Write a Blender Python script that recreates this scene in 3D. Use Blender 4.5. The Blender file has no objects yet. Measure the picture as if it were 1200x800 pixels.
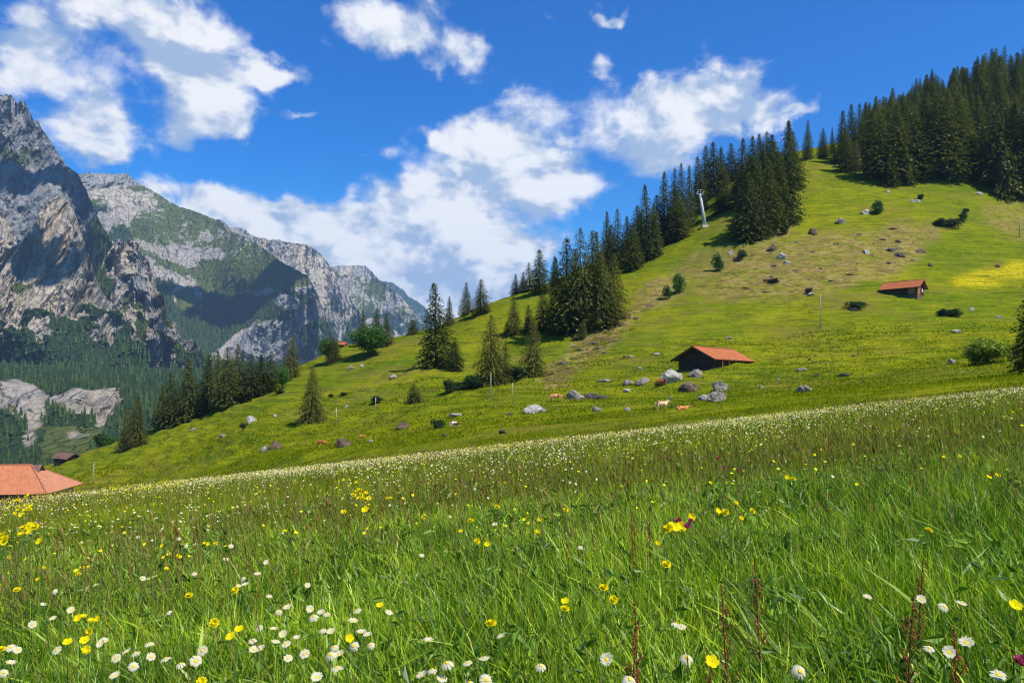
import bpy, math, random
import numpy as np
from mathutils import Vector, Matrix

random.seed(7)
RNG = np.random.default_rng(11)
F = 867.0            # focal length of the photograph in its own pixels (1200 wide)
R = math.radians
HZ = 455.0           # the eye level's height in the photograph
SC = bpy.context.scene
COL = SC.collection

# ------------------------------------------------------------------ helpers
def link(o, parent=None):
    COL.objects.link(o)
    if parent is not None:
        o.parent = parent
    return o

def mesh_np(name, verts, faces, mats=None, attrs=None, smooth=False, midx=None):
    """faces: list of (n,k) int arrays (k may differ between arrays)"""
    me = bpy.data.meshes.new(name)
    verts = np.asarray(verts, dtype=np.float32)
    if not isinstance(faces, (list, tuple)):
        faces = [faces]
    faces = [np.asarray(f, dtype=np.int32) for f in faces if len(f)]
    nl = sum(f.size for f in faces); nf = sum(len(f) for f in faces)
    me.vertices.add(len(verts)); me.vertices.foreach_set('co', verts.ravel())
    me.loops.add(nl); me.polygons.add(nf)
    me.loops.foreach_set('vertex_index', np.concatenate([f.ravel() for f in faces]))
    tot = np.concatenate([np.full(len(f), f.shape[1], dtype=np.int32) for f in faces])
    start = np.concatenate([[0], np.cumsum(tot)[:-1]]).astype(np.int32)
    me.polygons.foreach_set('loop_start', start)
    if midx is not None:
        me.polygons.foreach_set('material_index', np.asarray(midx, dtype=np.int32))
    me.polygons.foreach_set('use_smooth', np.full(nf, smooth, dtype=bool))
    me.update(calc_edges=True)
    me.validate()
    if attrs:
        for k, v in attrs.items():
            v = np.asarray(v, dtype=np.float32)
            if v.ndim == 1:
                a = me.attributes.new(k, 'FLOAT', 'POINT'); a.data.foreach_set('value', v)
            else:
                if v.shape[1] == 3:
                    v = np.concatenate([v, np.ones((len(v), 1), np.float32)], 1)
                a = me.attributes.new(k, 'FLOAT_COLOR', 'POINT'); a.data.foreach_set('color', v.ravel())
    for m in (mats or []):
        me.materials.append(m)
    return me

def obj(name, me, parent=None, loc=None, rot=None, scale=None):
    o = bpy.data.objects.new(name, me)
    link(o, parent)
    if loc is not None: o.location = loc
    if rot is not None: o.rotation_euler = rot
    if scale is not None: o.scale = scale
    return o

def tag(o, label=None, cat=None, group=None, kind=None):
    if label: o['label'] = label
    if cat: o['category'] = cat
    if group: o['group'] = group
    if kind: o['kind'] = kind
    return o

def empty(name, loc, rz=0.0, scale=1.0):
    o = bpy.data.objects.new(name, None)
    o.empty_display_size = 0.2
    link(o); o.location = loc; o.rotation_euler = (0, 0, rz)
    o.scale = scale if isinstance(scale, (tuple, list)) else (scale,) * 3
    return o

class MB:
    """mesh builder: gathers pieces, makes ONE mesh"""
    def __init__(s): s.v = []; s.f = []; s.m = []
    def add(s, v, f, mi=0):
        b = len(s.v); s.v += [tuple(p) for p in v]
        s.f += [tuple(i + b for i in q) for q in f]; s.m += [mi] * len(f)
    def box(s, c, size, rz=0.0, mi=0, M=None):
        x, y, z = [d / 2 for d in size]
        v = [Vector((i * x, j * y, k * z)) for k in (-1, 1) for j in (-1, 1) for i in (-1, 1)]
        if rz: v = [Matrix.Rotation(rz, 3, 'Z') @ p for p in v]
        if M is not None: v = [M @ p for p in v]
        v = [p + Vector(c) for p in v]
        s.add(v, [(0, 2, 3, 1), (4, 5, 7, 6), (0, 1, 5, 4), (2, 6, 7, 3), (0, 4, 6, 2), (1, 3, 7, 5)], mi)
    def tube(s, pts, rad, n=8, mi=0, cap=True):
        pts = [Vector(p) for p in pts]
        if not isinstance(rad, (list, tuple)): rad = [rad] * len(pts)
        rings = []
        for i, p in enumerate(pts):
            d = (pts[min(i + 1, len(pts) - 1)] - pts[max(i - 1, 0)]).normalized()
            a = d.cross(Vector((0.13, 0.97, 0.2)))
            if a.length < 0.1: a = d.cross(Vector((1, 0, 0)))
            a.normalize(); b = d.cross(a)
            rings.append([p + (a * math.cos(t) + b * math.sin(t)) * rad[i] for t in [2 * math.pi * k / n for k in range(n)]])
        v = [q for r in rings for q in r]; f = []
        for i in range(len(rings) - 1):
            for k in range(n):
                f.append((i * n + k, i * n + (k + 1) % n, (i + 1) * n + (k + 1) % n, (i + 1) * n + k))
        if cap:
            f.append(tuple(range(n))[::-1]); f.append(tuple(range((len(rings) - 1) * n, len(rings) * n)))
        s.add(v, f, mi)
    def prism(s, outline, axis_vec, mi=0):
        n = len(outline); a = Vector(axis_vec)
        v = [Vector(p) for p in outline] + [Vector(p) + a for p in outline]
        f = [tuple(range(n))[::-1], tuple(range(n, 2 * n))]
        f += [(i, (i + 1) % n, n + (i + 1) % n, n + i) for i in range(n)]
        s.add(v, f, mi)
    def mesh(s, name, mats, smooth=False):
        me = bpy.data.meshes.new(name); me.from_pydata(s.v, [], s.f)
        for m in mats: me.materials.append(m)
        me.polygons.foreach_set('material_index', s.m)
        me.polygons.foreach_set('use_smooth', [smooth] * len(s.f))
        me.update(); return me
    def build(s, name, mats, parent=None, smooth=False):
        if not isinstance(mats, (list, tuple)): mats = [mats]
        return obj(name, s.mesh(name, mats, smooth), parent)

# ------------------------------------------------------------------ noise
_perm = np.random.default_rng(3).permutation(256)
_perm = np.concatenate([_perm, _perm, _perm])
_val = np.random.default_rng(5).random(256) * 2 - 1
def vnoise(x, y, z=0.0):
    x, y, z = np.broadcast_arrays(np.asarray(x, float), np.asarray(y, float), np.asarray(z, float))
    xi = np.floor(x).astype(int); yi = np.floor(y).astype(int); zi = np.floor(z).astype(int)
    fx = x - xi; fy = y - yi; fz = z - zi
    fx = fx * fx * fx * (fx * (fx * 6 - 15) + 10); fy = fy * fy * fy * (fy * (fy * 6 - 15) + 10); fz = fz * fz * (3 - 2 * fz)
    xi &= 255; yi &= 255; zi &= 255
    def h(a, b, c): return _val[_perm[_perm[_perm[(a & 255)] + (b & 255)] + (c & 255)]]
    def lx(b, c): return h(xi, yi + b, zi + c) * (1 - fx) + h(xi + 1, yi + b, zi + c) * fx
    a = lx(0, 0) * (1 - fy) + lx(1, 0) * fy
    b = lx(0, 1) * (1 - fy) + lx(1, 1) * fy
    return a * (1 - fz) + b * fz
def fbm(x, y, z=0.0, o=5, lac=2.03, g=0.5):
    t = 0; a = 1.0; s = 0
    for i in range(o):
        t = t + a * vnoise(x + 17.3 * i, y - 9.1 * i, np.asarray(z) + 3.7 * i); s += a
        x = x * lac; y = y * lac; z = np.asarray(z) * lac; a *= g
    return t / s
def ridged(x, y, z=0.0, o=5, lac=2.07, g=0.55):
    t = 0; a = 1.0; s = 0
    for i in range(o):
        n = 1 - np.abs(vnoise(x + 31.3 * i, y + 7.7 * i, np.asarray(z) + 1.9 * i)) * 1.6
        t = t + a * n; s += a
        x = x * lac; y = y * lac; z = np.asarray(z) * lac; a *= g
    return t / s
def sstep(a, b, x):
    t = np.clip((np.asarray(x, float) - a) / (b - a), 0, 1); return t * t * (3 - 2 * t)
def inpoly(px, py, poly):
    inside = np.zeros(np.shape(px), bool)
    n = len(poly)
    for i in range(n):
        x1, y1 = poly[i]; x2, y2 = poly[(i + 1) % n]
        if y1 == y2: continue
        c = ((y1 > py) != (y2 > py)) & (px < (x2 - x1) * (py - y1) / (y2 - y1) + x1)
        inside ^= c
    return inside
def pchip(xk, yk, x):
    xk = np.asarray(xk, float); yk = np.asarray(yk, float); x = np.asarray(x, float)
    h = np.diff(xk); d = np.diff(yk) / h
    m = np.zeros(len(xk)); m[0] = d[0]; m[-1] = d[-1]
    for i in range(1, len(xk) - 1):
        if d[i - 1] * d[i] > 0:
            w1 = 2 * h[i] + h[i - 1]; w2 = h[i] + 2 * h[i - 1]
            m[i] = (w1 + w2) / (w1 / d[i - 1] + w2 / d[i])
    i = np.clip(np.searchsorted(xk, x) - 1, 0, len(xk) - 2)
    t = (x - xk[i]) / h[i]; t = np.clip(t, 0, 1)
    return ((1 + 2 * t) * (1 - t) ** 2) * yk[i] + t * (1 - t) ** 2 * h[i] * m[i] + t * t * (3 - 2 * t) * yk[i + 1] + t * t * (t - 1) * h[i] * m[i + 1]

# ------------------------------------------------------------------ node materials
def newmat(name):
    m = bpy.data.materials.new(name); m.use_nodes = True
    nt = m.node_tree; nt.nodes.clear()
    return m, nt
def N(nt, t, **kw):
    n = nt.nodes.new(t)
    for k, v in kw.items():
        if k == 'ins':
            for a, b in v.items():
                if isinstance(b, bpy.types.NodeSocket): nt.links.new(b, n.inputs[a])
                else: n.inputs[a].default_value = b
        else: setattr(n, k, v)
    return n
def math_(nt, op, a, b=None, c=None, clamp=False):
    n = nt.nodes.new('ShaderNodeMath'); n.operation = op; n.use_clamp = clamp
    for i, v in enumerate((a, b, c)):
        if v is None: continue
        if isinstance(v, bpy.types.NodeSocket): nt.links.new(v, n.inputs[i])
        else: n.inputs[i].default_value = v
    return n.outputs[0]
def vmath(nt, op, a, b=None, c=None):
    n = nt.nodes.new('ShaderNodeVectorMath'); n.operation = op
    for i, v in enumerate((a, b, c)):
        if v is None: continue
        if isinstance(v, bpy.types.NodeSocket): nt.links.new(v, n.inputs[i])
        else: n.inputs[i].default_value = v
    return n.outputs['Value'] if op in ('DOT_PRODUCT', 'LENGTH') else n.outputs[0]
def mixc(nt, fac, a, b, mode='MIX'):
    n = nt.nodes.new('ShaderNodeMix'); n.data_type = 'RGBA'; n.blend_type = mode; n.clamp_factor = True
    for s, v in ((n.inputs[0], fac), (n.inputs[6], a), (n.inputs[7], b)):
        if isinstance(v, bpy.types.NodeSocket): nt.links.new(v, s)
        else: s.default_value = v if not isinstance(v, tuple) or len(v) == 4 else (*v, 1)
    return n.outputs[2]
def noise(nt, vec, scale, detail=4, rough=0.55, dist=0.0):
    n = N(nt, 'ShaderNodeTexNoise'); n.inputs['Scale'].default_value = scale
    n.inputs['Detail'].default_value = detail; n.inputs['Roughness'].default_value = rough
    n.inputs['Distortion'].default_value = dist
    if vec is not None: nt.links.new(vec, n.inputs['Vector'])
    return n.outputs['Fac']
def ss(nt, x, a, b):
    n = N(nt, 'ShaderNodeMapRange', interpolation_type='SMOOTHSTEP')
    nt.links.new(x, n.inputs[0]); n.inputs[1].default_value = a; n.inputs[2].default_value = b
    return n.outputs[0]
def ocoord(nt, scale=(1, 1, 1)):
    t = N(nt, 'ShaderNodeTexCoord')
    return vmath(nt, 'MULTIPLY', t.outputs['Object'], scale)
def wcoord(nt, scale=(1, 1, 1)):
    t = N(nt, 'ShaderNodeNewGeometry')
    return vmath(nt, 'MULTIPLY', t.outputs['Position'], scale)
def attr(nt, name):
    return N(nt, 'ShaderNodeAttribute', attribute_name=name)
def bsdf_out(nt, color, rough=0.9, spec=0.15, bump=None, bs=0.5, bd=0.1, metal=0.0):
    p = N(nt, 'ShaderNodeBsdfPrincipled'); o = N(nt, 'ShaderNodeOutputMaterial')
    if isinstance(color, bpy.types.NodeSocket): nt.links.new(color, p.inputs['Base Color'])
    else: p.inputs['Base Color'].default_value = (*color, 1)
    if isinstance(rough, bpy.types.NodeSocket): nt.links.new(rough, p.inputs['Roughness'])
    else: p.inputs['Roughness'].default_value = rough
    p.inputs['Specular IOR Level'].default_value = spec; p.inputs['Metallic'].default_value = metal
    if bump is not None:
        b = N(nt, 'ShaderNodeBump'); b.inputs['Strength'].default_value = bs; b.inputs['Distance'].default_value = bd
        nt.links.new(bump, b.inputs['Height']); nt.links.new(b.outputs[0], p.inputs['Normal'])
    nt.links.new(p.outputs[0], o.inputs[0]); return p

def mat_simple(name, c1, c2, scale=4.0, rough=0.85, spec=0.15, bs=0.3, bd=0.02, stretch=(1, 1, 1), detail=6, world=False):
    m, nt = newmat(name)
    v = (wcoord if world else ocoord)(nt, stretch)
    n = noise(nt, v, scale, detail, 0.6)
    col = mixc(nt, ss(nt, n, 0.32, 0.68), c1, c2)
    bsdf_out(nt, col, rough, spec, n, bs, bd)
    return m

def mat_leaf(name, dark, light, trans=0.35, gloss=0.04, attrname='tint', trtint=(1.1, 1.25, 0.5)):
    """thin foliage: diffuse + translucent, colour varied by a per-leaf tint"""
    m, nt = newmat(name)
    a = attr(nt, attrname)
    oi = N(nt, 'ShaderNodeObjectInfo')
    t = math_(nt, 'ADD', a.outputs['Fac'], math_(nt, 'MULTIPLY', math_(nt, 'SUBTRACT', oi.outputs['Random'], 0.5), 0.35), clamp=True)
    col = mixc(nt, t, dark, light)
    d = N(nt, 'ShaderNodeBsdfDiffuse'); nt.links.new(col, d.inputs[0])
    tr = N(nt, 'ShaderNodeBsdfTranslucent')
    tc = mixc(nt, 1.0, col, (*trtint, 1), 'MULTIPLY'); nt.links.new(tc, tr.inputs[0])
    mx = N(nt, 'ShaderNodeMixShader'); mx.inputs[0].default_value = trans
    nt.links.new(d.outputs[0], mx.inputs[1]); nt.links.new(tr.outputs[0], mx.inputs[2])
    o = N(nt, 'ShaderNodeOutputMaterial')
    if gloss > 0:
        g = N(nt, 'ShaderNodeBsdfGlossy'); g.inputs['Roughness'].default_value = 0.45
        g.inputs[0].default_value = (0.9, 0.95, 0.8, 1)
        m2 = N(nt, 'ShaderNodeMixShader'); m2.inputs[0].default_value = gloss
        nt.links.new(mx.outputs[0], m2.inputs[1]); nt.links.new(g.outputs[0], m2.inputs[2])
        nt.links.new(m2.outputs[0], o.inputs[0])
    else: nt.links.new(mx.outputs[0], o.inputs[0])
    return m

# eye at the origin, looking along +Y, level: a point of the photograph (px, py) at depth Y
def P(px, py, Y): return Vector(((px - 600) / F * Y, Y, (HZ - py) / F * Y))

# sun
SUN_EL, SUN_AZ = R(54), R(-36)     # to the right and a little behind the viewer
SUNV = Vector((math.cos(SUN_EL) * math.cos(SUN_AZ), math.cos(SUN_EL) * math.sin(SUN_AZ), math.sin(SUN_EL)))
# ------------------------------------------------------------------ camera, sun, sky
cam = bpy.data.cameras.new('camera'); co = bpy.data.objects.new('camera', cam); COL.objects.link(co)
co.location = (0, 0, 0); co.rotation_euler = (R(90), 0, 0)
cam.sensor_width = 36; cam.lens = 36 * F / 1200; cam.clip_end = 60000; cam.clip_start = 0.05; cam.shift_y = (HZ - 400) / 1200
SC.camera = co
SC.view_settings.view_transform = 'Standard'; SC.view_settings.look = 'None'
SC.view_settings.exposure = 0.68; SC.view_settings.gamma = 1.0
sl = bpy.data.lights.new('sun', 'SUN'); sl.energy = 4.6; sl.angle = R(0.5); sl.color = (1.0, 0.955, 0.88)
so = bpy.data.objects.new('sun', sl); COL.objects.link(so)
so.rotation_euler = SUNV.to_track_quat('Z', 'Y').to_euler()

W = bpy.data.worlds.new('World'); SC.world = W; W.use_nodes = True
nt = W.node_tree; nt.nodes.clear()
sky = N(nt, 'ShaderNodeTexSky', sky_type='NISHITA'); sky.sun_disc = False
sky.sun_elevation = SUN_EL; sky.sun_rotation = R(90) - SUN_AZ
sky.altitude = 1200; sky.air_density = 1.0; sky.dust_density = 0.3; sky.ozone_density = 2.5
hs = N(nt, 'ShaderNodeHueSaturation'); hs.inputs['Saturation'].default_value = 1.5; hs.inputs['Value'].default_value = 1.0
nt.links.new(sky.outputs[0], hs.inputs['Color'])
tc = N(nt, 'ShaderNodeTexCoord'); dirv = vmath(nt, 'NORMALIZE', tc.outputs['Generated'])
sx = N(nt, 'ShaderNodeSeparateXYZ'); nt.links.new(dirv, sx.inputs[0])
grade = mixc(nt, ss(nt, sx.outputs[2], 0.02, 0.42), (0.62, 1.0, 1.10, 1), (0.18, 0.82, 1.10, 1))
skc = mixc(nt, 1.0, hs.outputs[0], grade, 'MULTIPLY')
b1 = N(nt, 'ShaderNodeBackground'); nt.links.new(skc, b1.inputs[0]); b1.inputs[1].default_value = 0.105
az = math_(nt, 'ARCTAN2', sx.outputs[0], sx.outputs[1]); el = math_(nt, 'ARCSINE', sx.outputs[2])
cb = N(nt, 'ShaderNodeCombineXYZ'); nt.links.new(az, cb.inputs[0]); nt.links.new(el, cb.inputs[1])
def azel(px, py):
    a = math.atan((px - 600) / F); return a, math.atan((HZ - py) / F * math.cos(a))
# irregular edges: the bank positions are warped by two octaves of coloured noise
def colnoise(scale, detail, amt):
    n = N(nt, 'ShaderNodeTexNoise'); n.inputs['Scale'].default_value = scale; n.inputs['Detail'].default_value = detail
    n.inputs['Roughness'].default_value = 0.6; nt.links.new(dirv, n.inputs['Vector'])
    return vmath(nt, 'MULTIPLY', vmath(nt, 'SUBTRACT', n.outputs['Color'], (0.5, 0.5, 0.5)), (amt, amt, 0))
U = vmath(nt, 'ADD', cb.outputs[0], colnoise(9.0, 3, 0.10))
U = vmath(nt, 'ADD', U, colnoise(30.0, 4, 0.035))
# px, py, rx, ry (photograph pixels), weight
CL = [(15, 62, 62, 42, 1.15), (160, 25, 115, 48, 1.2), (225, 62, 50, 42, 1.05), (108, 142, 48, 42, 1.25), (118, 178, 30, 18, .6), (205, 150, 36, 42, 1.0),
      (268, 128, 36, 26, 1.05), (312, 75, 42, 13, .95), (350, 133, 28, 8, .55), (462, 22, 62, 30, 1.15), (540, 66, 36, 15, .75),
      (642, 16, 10, 8, .7), (712, 2, 36, 12, 1.0), (580, 172, 72, 44, 1.35), (650, 213, 66, 32, 1.3), (530, 228, 44, 22, .85), (245, 238, 46, 20, .9), (310, 258, 70, 32, 1.1),
      (400, 284, 98, 50, 1.35), (490, 305, 100, 58, 1.4), (580, 318, 68, 50, 1.35), (390, 345, 130, 44, 1.3), (500, 180, 12, 8, .75),
      (705, 72, 18, 22, .8), (752, 148, 50, 40, 1.05), (810, 118, 62, 32, 1.15), (862, 122, 48, 32, 1.1), (935, 132, 44, 15, .75),
      (785, 188, 52, 18, .7), (655, 290, 45, 26, .6), (425, 180, 26, 7, .4), (185, 222, 36, 12, .7),
      (-170, 90, 120, 70, 1.1)]
acc = None; vert = None
for (px, py, rx, ry, w) in CL:
    a, e = azel(px, py); ca = math.cos(a)
    sa = rx / F * ca * ca; se = ry / F * ca
    q = vmath(nt, 'MULTIPLY_ADD', U, (1 / sa, 1 / se, 0), (-a / sa, -e / se, 0))
    d2 = vmath(nt, 'DOT_PRODUCT', q, q)
    g = math_(nt, 'POWER', 0.36, d2)
    g = math_(nt, 'MULTIPLY', g, w)
    sp = N(nt, 'ShaderNodeSeparateXYZ'); nt.links.new(q, sp.inputs[0])
    gv = math_(nt, 'MULTIPLY', g, sp.outputs[1])
    acc = g if acc is None else math_(nt, 'ADD', acc, g)
    vert = gv if vert is None else math_(nt, 'ADD', vert, gv)
mp = vmath(nt, 'MULTIPLY', dirv, (1, 1, 1.5))
n1 = noise(nt, mp, 11.0, 9, 0.60, 0.25)
off = vmath(nt, 'ADD', mp, (0.018, -0.005, 0.034))
n2 = noise(nt, off, 11.0, 4, 0.55, 0.25)
n3 = noise(nt, mp, 11.0, 4, 0.55, 0.25)
dens = math_(nt, 'ADD', acc, math_(nt, 'MULTIPLY', math_(nt, 'SUBTRACT', n1, 0.5), 1.9))
cover = ss(nt, dens, 0.32, 1.0)
cover = math_(nt, 'MULTIPLY', cover, 0.97)
lit = math_(nt, 'MULTIPLY', math_(nt, 'SUBTRACT', n3, n2), 3.4)          # bumps facing the sun
lit = math_(nt, 'ADD', lit, math_(nt, 'MULTIPLY', vert, 0.24))
lit = math_(nt, 'ADD', lit, math_(nt, 'MULTIPLY', math_(nt, 'SUBTRACT', n1, 0.5), 1.7))
lit = ss(nt, lit, -0.50, 0.42)
ccol = mixc(nt, lit, (0.34, 0.44, 0.62), (0.86, 0.86, 0.87))
b2 = N(nt, 'ShaderNodeBackground'); nt.links.new(ccol, b2.inputs[0]); b2.inputs[1].default_value = 0.74
ms = N(nt, 'ShaderNodeMixShader'); nt.links.new(cover, ms.inputs[0])
nt.links.new(b1.outputs[0], ms.inputs[1]); nt.links.new(b2.outputs[0], ms.inputs[2])
wo = N(nt, 'ShaderNodeOutputWorld'); nt.links.new(ms.outputs[0], wo.inputs[0])
try:
    W.cycles.sampling_method = 'NONE'
except Exception: pass

SC.render.engine = 'CYCLES'
SC.cycles.max_bounces = 5; SC.cycles.diffuse_bounces = 3; SC.cycles.glossy_bounces = 2; SC.cycles.transmission_bounces = 4
SC.cycles.volume_bounces = 0; SC.cycles.transparent_max_bounces = 8
SC.cycles.caustics_reflective = False; SC.cycles.caustics_refractive = False

SC.cycles.filter_width = 1.15
# ------------------------------------------------------------------ the near meadow and the alp (one sheet of ground)
def plane_z(X, Y): return -1.6 + 0.112 * X - (0.093 - (HZ - 400) / F) * Y
# what the ground does with distance along each column of the view: (distance, picture height)
PROF = {
 -400: [(50, 690), (85, 680), (140, 640), (200, 620), (260, 600), (340, 620)],
 -150: [(50, 660), (85, 655), (140, 622), (200, 596), (260, 575), (340, 598)],
 0:   [(50, 640), (85, 634), (150, 600), (200, 576), (260, 557), (350, 580)],
 100: [(50, 615), (85, 616), (130, 584), (160, 562), (200, 545), (260, 531), (340, 556)],
 200: [(50, 586), (80, 573), (110, 558), (140, 545), (170, 527), (200, 511), (235, 498), (300, 522)],
 300: [(50, 562), (80, 544), (110, 524), (140, 503), (170, 486), (200, 470), (240, 454), (320, 474)],
 400: [(50, 541), (80, 522), (110, 503), (150, 478), (190, 452), (230, 428), (270, 409), (340, 432)],
 500: [(50, 523), (80, 503), (110, 485), (140, 466), (170, 446), (200, 425), (240, 400), (275, 384), (350, 404)],
 600: [(50, 508), (80, 489), (105, 473), (140, 452), (170, 432), (200, 405), (230, 376), (262, 352), (285, 346), (360, 364)],
 700: [(50, 496), (80, 479), (105, 467), (130, 450), (160, 424), (190, 390), (220, 360), (250, 338), (290, 318), (330, 308), (390, 325)],
 800: [(50, 484), (80, 472), (105, 458), (130, 437), (160, 408), (190, 372), (220, 338), (260, 298), (300, 272), (340, 258), (410, 276)],
 900: [(48, 473), (72, 464), (100, 450), (130, 430), (160, 400), (190, 365), (220, 325), (260, 270), (300, 225), (350, 190), (430, 200)],
 1000: [(48, 464), (72, 455), (100, 440), (130, 418), (160, 388), (190, 352), (220, 315), (260, 262), (300, 215), (350, 178), (430, 162), (540, 180)],
 1100: [(47, 456), (72, 446), (100, 430), (130, 408), (160, 382), (190, 353), (220, 318), (260, 262), (300, 212), (350, 168), (430, 120), (520, 108), (650, 140)],
 1200: [(45, 449), (70, 438), (100, 420), (130, 402), (160, 380), (190, 352), (220, 322), (260, 270), (300, 222), (350, 170), (430, 108), (540, 85), (650, 112)],
 1400: [(45, 425), (70, 414), (100, 394), (130, 372), (190, 320), (260, 230), (350, 120), (430, 62), (540, 30), (650, 60)],
 1600: [(45, 400), (70, 390), (100, 366), (130, 340), (190, 280), (260, 180), (350, 60), (430, 0), (540, -30), (650, 0)],
}
PXS = np.arange(-400, 1601, 4.0); YS = np.geomspace(18, 950, 430)
kp = sorted(PROF)
tab = np.zeros((len(kp), len(YS)))
for i, k in enumerate(kp):
    kn = [(Y, plane_z((k - 600) / F * Y, Y)) for Y in (8, 14, 20, 27)]
    kn += [(Y, (HZ - y) / F * Y) for Y, y in PROF[k]]
    last = kn[-1]
    kn.append((last[0] + 250, -150)); kn.append((1300, -300))
    tab[i] = pchip([a for a, b in kn], [b for a, b in kn], YS)
# across the view: cubic
GZ = np.zeros((len(PXS), len(YS)))
for j in range(len(YS)):
    GZ[:, j] = pchip(kp, tab[:, j], PXS)
GX = (PXS[:, None] - 600) / F * YS[None, :]; GY = np.broadcast_to(YS[None, :], GX.shape)
# soften kinks across the columns
for _ in range(14):
    GZ[1:-1] = (GZ[:-2] + 2 * GZ[1:-1] + GZ[2:]) / 4
amp = sstep(30, 130, GY)
GZ = GZ + amp * (1.7 * fbm(GX / 34, GY / 34, 2.0, 4) + 0.75 * fbm(GX / 9, GY / 9, 5.0, 3) * (.6 + .4 * sstep(100, 200, GY))) + 0.07 * fbm(GX / 3, GY / 3, 7.0, 2) * sstep(20, 30, GY)
GPX = np.broadcast_to(PXS[:, None], GX.shape); GPY = HZ - GZ / GY * F
# terracettes: little cattle treads following the contours
tn = fbm(GX / 20, GY / 20, 9.0, 3)
GZ = GZ + amp * 0.26 * np.sin(GZ * 3.6 + tn * 7.0) * sstep(60, 110, GY)

def ground(X, Y):
    X = np.asarray(X, float); Y = np.asarray(Y, float)
    z0 = plane_z(X, Y)
    Yc = np.clip(Y, YS[0], YS[-1]); px = np.clip(600 + F * X / Yc, PXS[0], PXS[-1] - 0.01)
    fj = np.log(Yc / YS[0]) / np.log(YS[1] / YS[0]); j = np.clip(fj.astype(int), 0, len(YS) - 2); fj = fj - j
    fi = (px - PXS[0]) / 4.0; i = np.clip(fi.astype(int), 0, len(PXS) - 2); fi = fi - i
    z1 = GZ[i, j] * (1 - fi) * (1 - fj) + GZ[i + 1, j] * fi * (1 - fj) + GZ[i, j + 1] * (1 - fi) * fj + GZ[i + 1, j + 1] * fi * fj
    return np.where(Y < YS[0], z0, z1)
def g1(X, Y): return float(ground(np.array([X]), np.array([Y]))[0])
_march = np.geomspace(1.2, 620, 2600)
def hit(px, py, h=0.0, ymin=1.2, ymax=620):
    """first ground point (plus height h) seen at a place of the photograph"""
    Y = _march[(_march >= ymin) & (_march <= ymax)]; X = (px - 600) / F * Y
    d = (HZ - py) / F * Y - (ground(X, Y) + h)
    k = np.where(d <= 0)[0]
    if len(k) == 0:
        k = int(np.argmin(np.abs(d / Y)))
    else: k = int(k[0])
    return float(X[k]), float(Y[k]), float(ground(X[k:k + 1], Y[k:k + 1])[0])

def grid_faces(n, m, flip=False):
    i = np.arange(n - 1)[:, None]; j = np.arange(m - 1)[None, :]
    a = i * m + j; b = (i + 1) * m + j; c = (i + 1) * m + j + 1; d = i * m + j + 1
    f = np.stack([a, b, c, d], -1).reshape(-1, 4)
    return f[:, ::-1] if flip else f

# what grows where: r = dry straw / bare soil, g = yellow flower field, b = soil proper
wx = 14 * fbm(GX / 9, GY / 9, 21.0, 4); wy = 9 * fbm(GX / 9, GY / 9, 33.0, 4)
qx = GPX + wx; qy = GPY + wy
def patch(poly, soft=0): return inpoly(qx, qy, poly).astype(float)
dry = patch([(628, 448), (655, 415), (700, 388), (735, 360), (775, 322), (812, 312), (800, 335), (760, 365), (722, 395), (690, 425), (655, 450)])
dry = np.maximum(dry, 0.85 * patch([(800, 330), (860, 300), (930, 275), (1010, 270), (1060, 262), (1110, 268), (1085, 292), (1070, 310), (1040, 325), (1000, 338), (940, 345), (880, 352), (820, 350)]))
dry = np.maximum(dry, 0.55 * patch([(830, 290), (900, 262), (930, 255), (920, 285), (860, 310)]))
dry = np.maximum(dry, 0.6 * patch([(1150, 245), (1210, 230), (1210, 282), (1165, 275)]))
dry = np.maximum(dry, 0.5 * patch([(780, 325), (800, 300), (850, 285), (960, 275), (950, 300), (850, 320)]))
yel = patch([(1112, 333), (1150, 316), (1180, 307), (1210, 300), (1210, 322), (1170, 332), (1135, 339)])
yel = np.maximum(yel, 0.0)
soiln = fbm(GX / 5, GY / 5, GZ / 2, 4)
soil = dry * sstep(0.12, 0.32, soiln) 
msk = np.stack([dry, yel, soil], -1)
# a few smoothing passes
for _ in range(2):
    msk[1:-1] = (msk[:-2] + 2 * msk[1:-1] + msk[2:]) / 4; msk[:, 1:-1] = (msk[:, :-2] + 2 * msk[:, 1:-1] + msk[:, 2:]) / 4

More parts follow.
